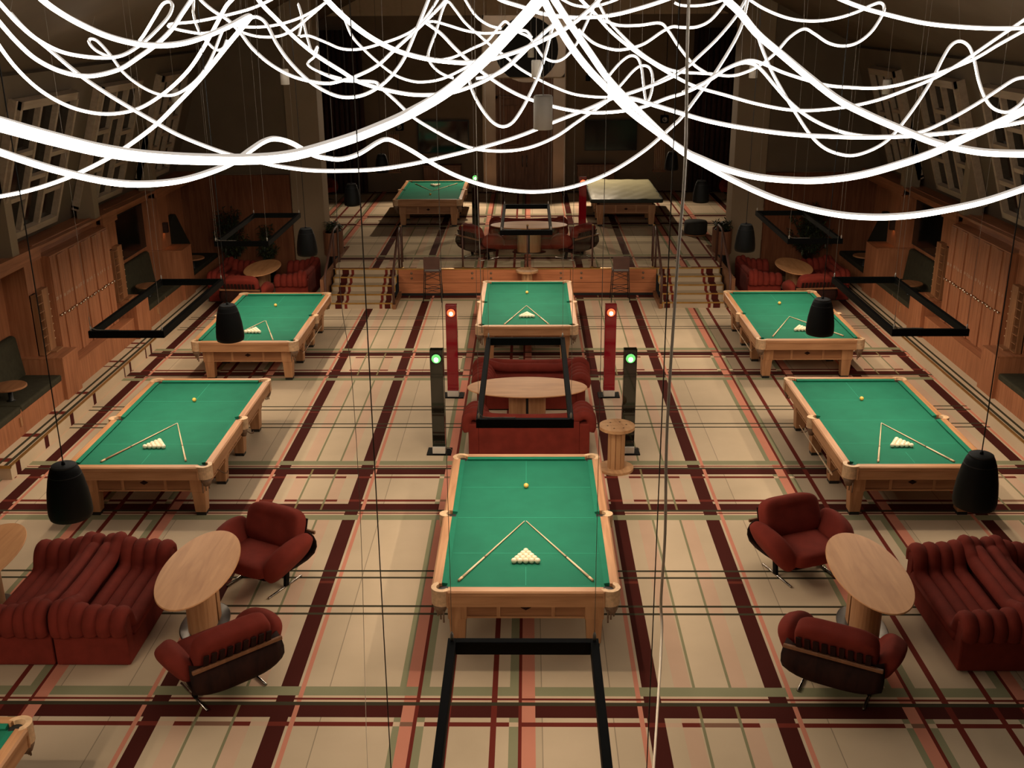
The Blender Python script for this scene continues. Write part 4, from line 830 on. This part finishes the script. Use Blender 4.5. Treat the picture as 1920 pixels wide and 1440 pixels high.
def make_oval(A, B):
    """long axis y"""
    t = thing('oval_table', 'x', 'table')
    MB().lathe([(.0, .718), (.90, .718), (.97, .722), (1.0, .735), (1.0, .742), (.99, .75), (0, .75)], 56, (0,0,0), A, B).build('top', 'tabletop_y', t, True).data.polygons.foreach_set('use_smooth', [False]*(56*6))
    for sg in (-1, 1):
        mb = MB(); poly = []
        for k in range(15):
            a = PI*k/14; poly.append((.165*math.cos(a), sg*(.022+.30*math.sin(a)**.75)))
        mb.prism(poly, .02, .72).build('pedestal_half', 'oak_z', t)
    box('pedestal_core', 'black', -.14, .14, -.03, .03, .02, .71, t)
    MB().lathe([(0, .0), (1, .0), (1, .012), (.96, .018), (0, .02)], 40, (0,0,0), .28, .46).build('base_plate', 'steel', t, True)
    return t
oval = make_oval(.43, .95); G = 'oval oak lounge tables'
place(oval, True, (-3.84, 11.0, 0), 0, 'oval oak table with two armchairs in the left foreground', G)
place(oval, False, (-6.57, 11.2, 0), 0, 'oval oak table cut off by the left edge', G)
place(oval, False, (3.97, 10.95, 0), 0, 'oval oak table with two armchairs in the right foreground', G)
oval2 = make_oval(.53, 1.04)
place(oval2, True, (.01, 17.34, 0), PI/2, 'long oval oak table between the two central sofas', G)
place(oval2, False, (.05, 28.43, ZP), PI/2, 'dim oval table behind the glass rail on the platform', G)
place(oval, False, (-6.76, 26.5, 0), 0, 'dim oval table in the far left corner', G)
place(oval, False, (6.76, 26.5, 0), 0, 'dim oval table in the far right corner', G)

def make_armchair():
    """faces -y"""
    t = thing('armchair', 'x', 'armchair')
    tilt = Matrix.Rotation(-.42, 3, 'X')
    # shell: curved rounded panel behind and under the cushions
    mb = MB(); n_ = 12; rows = []
    prof = [(.40, .57, .45), (.44, .50, .47), (.47, .42, .478), (.475, .34, .475), (.44, .265, .462), (.35, .21, .43), (.20, .185, .40), (.0, .18, .37), (-.20, .2, .35), (-.27, .215, .33)]
    for y, z, hw in prof:
        rows.append([(-hw+2*hw*k/n_, y-.06*abs(2*k/n_-1)**3, z+.05*abs(2*k/n_-1)**4) for k in range(n_+1)])
    vs = [p_ for r in rows for p_ in r]
    fs = [(j*(n_+1)+k, j*(n_+1)+k+1, (j+1)*(n_+1)+k+1, (j+1)*(n_+1)+k) for j in range(len(rows)-1) for k in range(n_)]
    sh = mb.add(vs, fs).build('shell', 'shellwood', t, True)
    md = sh.modifiers.new('thick', 'SOLIDIFY'); md.thickness = .02
    MB().bar((-.46, .415, .575), (.46, .415, .575), .03, .04).build('back_rail', 'doorwood', t, bevel=.006)
    for k in range(9):
        x = -.32+k*.08; MB().bar((x, .40, .57), (x, .445, .72), .05, .014).build('back_slat', 'shellwood', t)
    MB().sup((0, -.04, .37), (.345, .37, .105), .45, .35, 28, 14).build('seat_cushion', 'velvet', t, True)
    rb = Matrix.Rotation(-.36, 3, 'X')
    def dent(v):
        q = max(0, 1-(v.x/.25)**2)*max(0, 1-((v.z-.10)/.05)**2)
        return Vector((v.x, v.y+(.018*q if v.y < 0 else 0), v.z))
    MB().sup((0, .27, .64), (.385, .115, .245), .5, .4, 40, 26, rb, dent).build('back_cushion', 'velvet', t, True)
    for sg in (-1, 1):
        ra = Matrix.Rotation(sg*.5, 3, 'Y') @ Matrix.Rotation(.20, 3, 'X')
        def droop(v):
            return Vector((v.x*(1.0-.18*(v.y/.33)), v.y, v.z*(1+.10*math.cos(v.y*6)) - .10*max(0, -v.y/.33)**2))
        MB().sup((sg*.435, -.03, .485), (.115, .345, .175), .62, .6, 28, 18, ra, droop).build('arm_cushion', 'velvet', t, True)
        MB().bar((sg*.31, .05, .21), (sg*.31, .02, .02), .035, .06).build('leg', 'blackmetal', t)
        MB().tube([(sg*.31, -.29, .014), (sg*.31, .29, .014)], .014, 8).build('runner', 'chrome', t, True)
        MB().bar((sg*.31, -.2, .205), (sg*.31, .22, .215), .03, .03).build('side_rail', 'blackmetal', t)
    return t
arm = make_armchair(); G = 'rust red shell armchairs'
def face(dx, dy): return math.atan2(dx, -dy)
arm.scale = (1.1, 1.1, 1.06)
place(arm, True, (-3.36, 11.98, 0), face(-.46, -.89), 'rust red armchair on the far side of the left foreground table', G)
place(arm, False, (-3.28, 9.76, 0), face(-.66, .75), 'rust red armchair seen from behind near the left foreground table', G)
place(arm, False, (3.54, 12.26, 0), face(.37, -.93), 'rust red armchair on the far side of the right foreground table', G)
place(arm, False, (3.36, 9.79, 0), face(.47, .88), 'rust red armchair seen from behind near the right foreground table', G)
place(arm, False, (-1.22, 27.75, ZP), face(.75, .65), 'dark armchair on the platform at the left end of the oval table', G)
place(arm, False, (1.22, 27.75, ZP), face(-.75, .65), 'dark armchair on the platform at the right end of the oval table', G)
place(arm, False, (-6.85, 25.15, 0), face(.1, 1), 'dim armchair backing onto the far left billiard table', G)
place(arm, False, (6.85, 25.15, 0), face(-.1, 1), 'dim armchair backing onto the far right billiard table', G)

# ------------------------------------------------------------------ signal totems
def make_totem(color):
    t = thing('signal_totem', 'x', 'signal light'); body = 'redacrylic' if color == 'red' else 'blackacrylic'
    w_ = .105; d_ = .06
    box('column', body, -w_, w_, -d_, d_, .16, 1.80, t, .006)
    box('base_plate', 'blackmetal', -.20, .20, -.13, .17, 0, .02, t)
    box('base_box', 'whiteplastic', -w_, w_, -.10, .06, .02, .13, t, .005)
    box('base_neck', body, -w_, w_, -d_, d_, .13, .16, t)
    q_ = MB().lathe([(.084, 0), (.088, .012), (.07, .022)], 28).build('lens_ring', body, t, True); q_.location = (0, -d_, 1.655); q_.rotation_euler = (PI/2, 0, 0)
    q_ = MB().lathe([(.082, .010), (.070, .026), (.04, .034), (.02, .0345)], 28).build('lens', color+'lens', t, True); q_.location = (0, -d_, 1.655); q_.rotation_euler = (PI/2, 0, 0)
    q_ = MB().lathe([(.045, .030), (.03, .038), (0, .042)], 24).build('bulb', color+'core', t, True); q_.location = (0, -d_, 1.645); q_.rotation_euler = (PI/2, 0, 0)
    for z in (.22, .75, 1.18, 1.50, 1.76):
        for x in (-.07, .07):
            q_ = MB().lathe([(.006, 0), (.004, .004), (0, .005)], 8).build('screw', 'chrome', t, True); q_.location = (x, -d_, z); q_.rotation_euler = (PI/2, 0, 0)
    MB().tube(crom([(.10, -.02, .08), (.17, -.05, .10), (.20, .0, .05), (.19, .05, .012)], 5), .004, 5).build('lead', 'wire', t, True)
    return t
rt, gt = make_totem('red'), make_totem('green'); G = 'signal light totems'
place(rt, True, (-1.39, 18.93, 0), -.02, 'red acrylic signal totem left of the central sofas', G)
place(rt, False, (1.55, 18.93, 0), .02, 'red acrylic signal totem right of the central sofas', G)
place(rt, False, (1.56, 29.95, ZP), 0, 'red signal totem up on the platform', G)
place(gt, True, (-1.44, 16.2, 0), -.02, 'black signal totem with green light left of the central sofa', G)
place(gt, False, (1.66, 16.2, 0), .02, 'black signal totem with green light behind the spool table', G)
place(gt, False, (-1.50, 30.9, ZP), 0, 'black signal totem with green light up on the platform', G)

# ------------------------------------------------------------------ cable spool table, stools, pouf
def spool(loc, label, s=1):
    t = thing('spool_table', label, 'table', loc, .15, 'cable spool tables')
    for z0, z1, nm in ((.70, .75, 'top_plank'), (0, .04, 'foot_plank')):
        for k in range(4):
            a, b_ = -.28+k*.14, -.28+(k+1)*.14-.004; poly = []
            for q in range(7): x = a+(b_-a)*q/6; poly.append((x, -math.sqrt(max(.0004, .0785-x*x))))
            for q in range(7): x = b_-(b_-a)*q/6; poly.append((x, math.sqrt(max(.0004, .0785-x*x))))
            MB().prism([(y, x) for x, y in poly], z0, z1).build(nm, 'pine_y', t)
        if z1 > .5:
            for k in range(6): a = k*PI/3; MB().lathe([(.016, 0), (0, .002)], 10, (.15*math.cos(a), .15*math.sin(a), z1)).build('bolt_hole', 'shellwood', t)
    for k in range(10):
        a = 2*PI*(k+.5)/10; r = .12; wd = .074
        q_ = box('drum_stave', 'pine_z', -.012, .012, -wd/2, wd/2, .04, .70, t); q_.location = (r*math.cos(a), r*math.sin(a), 0); q_.rotation_euler = (0, 0, a)
    return t
spool((1.42, 15.53, 0), 'cable spool table of raw planks right of the central sofa')
spool((0, 26.15, 0), 'small cable spool table against the platform front')
def make_stool():
    t = thing('bar_stool', 'x', 'stool')
    box('seat', 'stoolbrown', -.21, .21, -.20, .20, .76, .80, t, .012)
    MB().prism([(-.20, .84), (.20, .84), (.205, 1.12), (.185, 1.155), (-.185, 1.155), (-.205, 1.12)], .17, .20, 1).build('backrest', 'stoolbrown', t)
    for sx in (-1, 1):
        MB().tube([(sx*.23, -.22, 0), (sx*.19, -.18, .76)], .011, 6).build('leg', 'black', t, True)
        MB().tube([(sx*.23, .24, 0), (sx*.19, .19, .76), (sx*.19, .19, 1.1)], .011, 6).build('leg', 'black', t, True)
    for sy_ in (-1, 1):
        MB().tube([(-.21, sy_*.205, .36), (.21, sy_*.205, .36)], .008, 6).build('footrest', 'black', t, True)
        for sx in (-1, 1):
            MB().tube([(sx*.20, sy_*.195, .72), (-sx*.20, sy_*.2, .55)], .006, 6).build('cross_brace', 'black', t, True)
            MB().tube([(sx*.21, sy_*.205, .36), (-sx*.215, sy_*.21, .24)], .006, 6).build('cross_brace', 'black', t, True)
    return t
st = make_stool(); G = 'brown bar stools'
place(st, True, (-2.37, 26.02, 0), PI, 'brown bar stool with crossed braces left of the platform front', G)
place(st, False, (2.33, 25.98, 0), PI, 'brown bar stool with crossed braces right of the platform front', G)
t = thing('pouf', 'round dark pouf on the platform near the right planter', 'pouf', (4.9, 30.75, ZP))
MB().lathe([(0, .04), (.31, .04), (.335, .08), (.335, .36), (.31, .40), (0, .41)], 32).build('cushion', 'pouf', t, True); MB().lathe([(0, 0), (.32, 0), (.32, .035), (0, .04)], 32).build('base', 'oakdark_x', t)

# ------------------------------------------------------------------ side booths (mirrored on both sides)
def text_mesh(s, size):
    cu = bpy.data.curves.new('number', 'FONT'); cu.body = s; cu.size = size; cu.extrude = .001; cu.align_x = 'CENTER'; cu.resolution_u = 2
    ob = bpy.data.objects.new('number_tmp', cu); COL.objects.link(ob)
    bpy.context.view_layer.update()
    me = bpy.data.meshes.new_from_object(ob.evaluated_get(bpy.context.evaluated_depsgraph_get()))
    bpy.data.objects.remove(ob); return me
NUM = [text_mesh(str(k+1), .085) for k in range(20)]
for me in NUM:
    me.materials.clear(); me.materials.append(MATS['numberink'])
knobm = MB().lathe([(.014, 0), (.014, .02), (.026, .028), (.029, .042), (.021, .054), (0, .058)], 12).mesh('knob'); knobm.materials.append(MATS['knob'])
for q in knobm.polygons: q.use_smooth = True
def side(sx, nm):
    S = lambda a, b: sorted((sx*a, sx*b))
    # near pier beside booth
    def pier(y0, y1, zt, label, x0=8.39, x1=9.3):
        o = thing('booth_pier', label, 'pier')
        box('front_panel', 'panel_z', *S(x0, x0+.03), y0, y1, ZK, zt-.03, o); box('side_panel', 'panel_z', *S(x0+.03, x1), y0, y0+.03, ZK, zt-.03, o); box('side_panel', 'panel_z', *S(x0+.03, x1), y1-.03, y1, ZK, zt-.03, o)
        box('top_board', 'panel_y', *S(x0-.005, x1), y0-.005, y1+.005, zt-.03, zt, o, .004)
        box('core', 'panel_z', *S(x0+.03, x1), y0+.03, y1-.03, ZK, zt-.03, o)
        return o
    pier(18.14, 18.80, 1.03, 'low wooden pier between near booth and lockers on the %s' % nm)
    pier(21.95, 22.70, 1.03, 'low wooden pier between lockers and second booth on the %s' % nm)
    pier(25.25, 26.05, 1.46, 'higher wooden pier behind the second booth on the %s' % nm)
    # upright wood wall panels behind piers
    o = box('wall_panel_upright', 'panel_z', *S(8.86, 9.3), 18.22, 18.9, 1.03, 2.72); tag(o, 'upright wood panel above the near pier on the %s' % nm, 'panel', kind='structure')
    o = box('wall_panel_upright', 'panel_z', *S(8.86, 9.3), 21.95, 22.6, 1.03, 2.72); tag(o, 'upright wood panel above the second pier on the %s' % nm, 'panel', kind='structure')
    o = box('wall_panel_upright', 'panel_z', *S(8.86, 9.3), 25.3, 26.0, 1.46, 2.72); tag(o, 'upright wood panel with the sconce on the %s' % nm, 'panel', kind='structure')
    # benches
    for y0, y1, ty, lab in ((13.2, 18.14, 16.75, 'near'), (22.7, 25.25, 23.7, 'second')):
        o = thing('booth_bench', 'wood fronted bench with dark green upholstery in the %s booth on the %s' % (lab, nm), 'bench', group='booth benches')
        n_ = max(1, round((y1-y0)/.85))
        for k in range(n_): box('front_panel', 'panel_z', *S(8.45, 8.48), y0+(y1-y0)*k/n_+.002, y0+(y1-y0)*(k+1)/n_-.002, ZK, .66, o)
        box('frame', 'panel_y', *S(8.48, 9.29), y0, y1, ZK, .60, o)
        ns = max(1, round((y1-y0)/1.6))
        for k in range(ns): box('seat_cushion', 'benchfabric', *S(8.44, 9.2), y0+.01+(y1-y0-.02)*k/ns, y0+.01+(y1-y0-.02)*(k+1)/ns-.006, .60, .72, o, .03)
        MB().prism([(sx*9.28, .72), (sx*9.08, .72), (sx*9.16, 1.42), (sx*9.20, 1.46), (sx*9.28, 1.46)], y0+.02, y1-.02, 1).build('backrest', 'benchfabric', o, bevel=.02)
        MB().bar((sx*8.44, ty-.35, .40), (sx*8.44, ty-.35, .55), .03, .06).build('pull_tab', 'oak_z', o)
        t = thing('round_table', 'small round wooden table at the %s booth on the %s' % (lab, nm), 'table', (sx*8.72, ty, 0), group='small round booth tables')
        MB().lathe([(0, .955), (.265, .955), (.285, .965), (.285, .985), (.275, .995), (0, .995)], 32).build('top', 'oakdark_y', t)
        MB().lathe([(.07, .725), (.04, .74), (.035, .955)], 16).build('stem', 'black', t, True)
    # third booth with sail shaped backrest
    o = thing('booth_bench', 'dark bench with tall sail shaped backrest in the farthest booth on the %s' % nm, 'bench', group='booth benches')
    box('frame', 'panel_z', *S(8.45, 9.29), 26.05, 28.45, ZK, .60, o); box('seat_cushion', 'sailfabric', *S(8.44, 9.2), 26.07, 28.43, .60, .72, o, .03)
    MB().prism([(26.15, .72), (26.15, 1.25), (27.2, 1.98), (27.35, 1.98), (28.3, 1.0), (28.3, .72)], sx*9.12, sx*9.27, 0).build('backrest', 'sailfabric', o, bevel=.02)
    t = thing('round_table', 'small round table in the farthest booth on the %s' % nm, 'table', (sx*8.55, 26.6, 0), group='small round booth tables')
    MB().lathe([(0, .955), (.265, .955), (.285, .965), (.285, .985), (.275, .995), (0, .995)], 32).build('top', 'oakdark_y', t); MB().lathe([(.07, .725), (.04, .74), (.035, .955)], 16).build('stem', 'black', t, True)
    # lockers
    o = thing('locker_unit', 'wall of narrow wooden lockers with round knobs and numbers on the %s' % nm, 'lockers')
    for k in range(4): box('base_panel', 'panel_z', *S(8.48, 8.52), 18.82+k*.7825+.002, 18.82+(k+1)*.7825-.002, ZK, .68, o)
    box('ledge', 'panel_y', *S(8.47, 8.75), 18.80, 21.95, .68, .705, o)
    box('carcass', 'panel_z', *S(8.725, 9.28), 18.905, 21.68, .70, 2.70, o)
    box('top_board', 'panel_y', *S(8.70, 9.28), 18.905, 21.69, 2.70, 2.725, o)
    dw = 2.74/20
    for k in range(20):
        y0 = 18.92+k*dw; xo = 8.70-(.022 if (k//2) % 2 else 0)
        dr = box('locker_door', 'panel_z', *S(xo, 8.725), y0+.0025, y0+dw-.0025, .715, 2.695, o, .003)
        kb = bpy.data.objects.new('knob', knobm); COL.objects.link(kb); kb.parent = dr; kb.location = (sx*xo, y0+dw*.5, 1.60); kb.rotation_euler = (0, -sx*PI/2, 0)
        nb = bpy.data.objects.new('number', NUM[k if sx > 0 else 19-k]); COL.objects.link(nb); nb.parent = dr; nb.location = (sx*(xo-.002), y0+dw*.5, 1.89); nb.rotation_euler = (PI/2, 0, -sx*PI/2)
    # ball rack: open shelves and a pegged board
    for y0, lab in ((18.24, 'near'), (21.98, 'far')):
        o = thing('ball_rack', 'narrow shelf rack with pegged board at the %s end of the %s lockers' % (lab, nm), 'rack', group='ball and cue racks')
        box('side_board', 'oakdark_z', *S(8.74, 8.86), y0, y0+.015, 1.04, 2.16, o); box('side_board', 'oakdark_z', *S(8.74, 8.86), y0+.20, y0+.215, 1.04, 2.16, o); box('back_board', 'shellwood', *S(8.84, 8.86), y0, y0+.215, 1.04, 2.16, o)
        for k in range(8): box('shelf', 'oakdark_y', *S(8.72, 8.85), y0+.015, y0+.20, 1.05+k*.155, 1.065+k*.155, o)
        pb = box('peg_board', 'oakdark_z', *S(8.74, 8.86), y0+.25, y0+.50, 1.04, 2.2, o)
        for k in range(7): MB().tube([(sx*8.76, y0+.50, 1.20+k*.14), (sx*8.76, y0+.56, 1.215+k*.14)], .010, 6).build('peg', 'leather', pb, True)
        box('foot_ledge', 'oakdark_y', *S(8.62, 8.86), y0+.22, y0+.52, 1.032, 1.06, o)
    # televisions
    for y0, y1, lab in ((15.45, 17.45, 'near'), (22.95, 25.0, 'second')):
        o = thing('television', 'black wall television above the %s booth on the %s' % (lab, nm), 'television', group='wall televisions')
        box('housing', 'black', *S(9.12, 9.2), y0, y1, 1.62, 2.66, o, .006); box('screen', 'screen', *S(9.115, 9.121), y0+.02, y1-.02, 1.65, 2.63, o); box('bracket', 'blackmetal', *S(9.2, 9.295), (y0+y1)/2-.2, (y0+y1)/2+.2, 1.9, 2.3, o)
    # sconce
    o = thing('wall_sconce', 'small box wall sconce shining down by the far booth on the %s' % nm, 'wall lamp', (sx*8.80, 25.55, 1.97), group='box wall sconces')
    mb = MB(); mb.box(-.055, -.045, -.055, .055, -.12, .12); mb.box(.045, .055, -.055, .055, -.12, .12); mb.box(-.045, .045, -.055, -.045, -.12, .12); mb.box(-.045, .045, .045, .055, -.12, .12); mb.box(-.045, .045, -.045, .045, .05, .12)
    mb.build('housing', 'sconcebody', o); box('bulb', 'sconcelight', -.03, .03, -.03, .03, -.06, -.055, o)
side(-1, 'left'); side(1, 'right')

# ------------------------------------------------------------------ plants
def plant(loc, h, r, n, label, pot=True, mat='leaf', seed=1, sqy=1.0):
    rnd = random.Random(seed)
    t = thing('potted_plant', label, 'plant', loc)
    if pot:
        MB().lathe([(0, 0), (.16, 0), (.20, .36), (.19, .38), (.17, .36), (0, .35)], 20).build('pot', 'black', t, True)
        z0 = .35
    else: z0 = 0
    trunk = MB(); lv = MB(); lv2 = MB()
    for b_ in range(n):
        a = rnd.uniform(0, 2*PI); q = rnd.random()**.6; hh = z0+(h-z0)*rnd.uniform(.35, 1.0); rr = r*q*(1.15-.6*(hh-z0)/(h-z0))
        tip = Vector((rr*math.cos(a), rr*math.sin(a)*sqy, hh)); mid = Vector((tip.x*.3, tip.y*.3, z0+(hh-z0)*.55))
        path = [Vector((0,0,z0)), mid, tip]; trunk.tube(path, .012, 5, .004)
        for k in range(16):
            s = .35+.65*k/15; p_ = mid.lerp(tip, (s-.35)/.65) if s > .35 else mid
            d = Vector((rnd.uniform(-1,1), rnd.uniform(-1,1), rnd.uniform(-.5,.7))).normalized(); L_ = rnd.uniform(.09, .17)
            sd = d.cross(Vector((0,0,1))).normalized()*L_*.17
            (lv if rnd.random() < .8 else lv2).add([p_, p_+d*L_*.45+sd, p_+d*L_+Vector((0,0,-.03)), p_+d*L_*.45-sd, p_+d*L_*.45+Vector((0,0,.012))], [(0,1,4),(1,2,4),(2,3,4),(3,0,4)])
    trunk.build('stem', 'shellwood', t, True)
    o = lv.build('foliage', mat, t); o['kind'] = 'stuff'; o = lv2.build('foliage', 'leaflight', t); o['kind'] = 'stuff'
    return t
plant((-7.95, 28.04, 0), 2.05, .66, 95, 'large dark leafy plant in the far left corner', seed=3, sqy=.38)
plant((-7.0, 28.08, 0), 1.55, .38, 45, 'smaller dark leafy plant beside the large one in the far left corner', seed=4, sqy=.5)
plant((7.5, 28.04, 0), 2.1, .80, 130, 'large dark leafy plant in the far right corner', seed=5, sqy=.34)
# oval wooden planters on the platform
for sx, nm in ((-1, 'left'), (1, 'right')):
    t = thing('planter', 'oval planter of dark wood staves at the %s column' % nm, 'planter', (sx*5.25, 28.4, ZP), group='oval wooden planters')
    for k in range(26):
        a = 2*PI*k/26; q_ = MB().taper(0, 0, 0, .62, .018, .040, .018, .043).build('stave', 'planterwood', t); q_.location = (.24*math.cos(a), .42*math.sin(a), 0); q_.rotation_euler = (0, 0, math.atan2(math.sin(a)/.42, math.cos(a)/.24))
    MB().lathe([(0, .57), (1, .57)], 26, (0,0,0), .235, .41).build('soil', 'soil', t)
    plant((sx*5.25, 28.4, ZP+.57), .28, .34, 26, 'low leafy plants growing in the %s planter' % nm, pot=False, mat='leaf', seed=8 if sx < 0 else 9)

# ------------------------------------------------------------------ glass balustrade on the platform edge
t = thing('glass_balustrade', 'clear glass balustrade with slim posts along the platform edge', 'balustrade')
px_ = [-3.2, -1.64, .01, 1.66, 3.2]
for x in px_:
    po = MB().tube([(x, 26.6, ZP), (x, 26.6, 1.79)], .022, 10).build('post', 'stoolbrown', t, True); MB().lathe([(.03, 0), (.03, .02), (.01, .03)], 10, (x, 26.6, 1.78)).build('post_cap', 'brass', po, True); MB().lathe([(.045, 0), (.045, .012), (.02, .018)], 12, (x, 26.6, ZP)).build('post_foot', 'brass', po, True)
for i in range(4): box('glass_pane', 'railglass', px_[i]+.05, px_[i+1]-.05, 26.595, 26.605, ZP+.08, 1.70, t)

# ------------------------------------------------------------------ far wall furnishings
o = thing('wall_mirror', 'wide dark mirror on the far wall behind the green platform table', 'mirror', (-3.0, YF-.06, 0)); box('mirror_pane', 'mirrordark', -.88, .88, -.01, .01, 2.12, 3.2, o); 
for a in ((-.92, -.88, 2.08, 3.24), (.88, .92, 2.08, 3.24), (-.88, .88, 2.08, 2.12), (-.88, .88, 3.2, 3.24)): box('frame', 'black', a[0], a[1], -.03, .02, a[2], a[3], o)
o = thing('television', 'flat black television on the far wall right of the copper panel', 'television', (2.98, YF-.06, 0)); box('housing', 'black', -.93, .93, -.03, .05, 2.15, 3.22, o, .006); box('screen', 'screen', -.91, .91, -.036, -.030, 2.18, 3.20, o)
for x, nm in ((-4.79, 'left'), (4.74, 'right')):
    o = thing('cue_rack', 'wall cue rack on the far wall, %s one' % nm, 'cue rack', (x, YF-.05, 0), group='wall cue racks')
    box('back_board', 'oakdark_z', -.2, .2, 0, .04, 1.45, 2.75, o); box('foot_ledge', 'oakdark_x', -.24, .24, -.10, .04, 1.40, 1.45, o); box('top_rail', 'oakdark_x', -.22, .22, -.05, .0, 2.5, 2.54, o)
    for k in range(6): MB().tube([(-.17+k*.068, -.04, 1.45), (-.17+k*.068, -.015, 2.85)], .012, 6, .006).build('stored_cue', 'cuewood', o, True)
    MB().tube([(-.2, -.02, 1.38), (0, -.02, 1.12), (.2, -.02, 1.38), (-.2, -.02, 1.38)], .012, 6).build('ball_triangle', 'cuebutt', o)
for x, nm in ((-3.05, 'left'), (2.45, 'right')):
    o = thing('sideboard', 'dark wooden sideboard against the far wall, %s of the double door' % nm, 'sideboard', (x, YF-.25, ZP))
    box('body', 'doorwood', -.66, .66, -.2, .22, .06, .96, o); box('top', 'doorwood', -.69, .69, -.23, .23, .96, 1.0, o, .005); box('plinth', 'black', -.62, .62, -.17, .2, 0, .06, o)
    for k in range(3):
        dr = box('door', 'doorwood', -.65+k*.437, -.65+(k+1)*.437-.008, -.222, -.2, .09, .93, o, .004); MB().tube([(-.65+k*.437+.38, -.235, .55), (-.65+k*.437+.38, -.235, .68)], .006, 6).build('handle', 'brass', dr, True)
for x, z, nm in ((-4.35, 3.2, 'left'), (4.65, 3.4, 'right')):
    o = thing('ceiling_camera', 'small square projector fixture high before the far wall on the %s' % nm, 'projector', (x, 37.0, z), group='small square fixtures')
    box('body', 'blackmetal', -.13, .13, -.12, .12, -.13, .13, o, .02)
    q_ = MB().lathe([(.09, 0), (.09, .03), (.06, .03), (.05, .015), (0, .015)], 20).build('lens', 'steel', o, True); q_.location = (0, -.12, 0); q_.rotation_euler = (PI/2, 0, 0)
    MB().tube([(0, 0, .13), (0, 0, 3.0)], .012, 6).build('drop_rod', 'blackmetal', o)
# easy chairs glimpsed at the sides of the raised room
for x, y, rz, lab in ((-7.2, 36.9, .9, 'dim red armchair at the left of the raised room'), (7.2, 36.6, -.9, 'dim red armchair at the right of the raised room')):
    place(arm, False, (x, y, ZP), rz, lab, 'rust red shell armchairs')
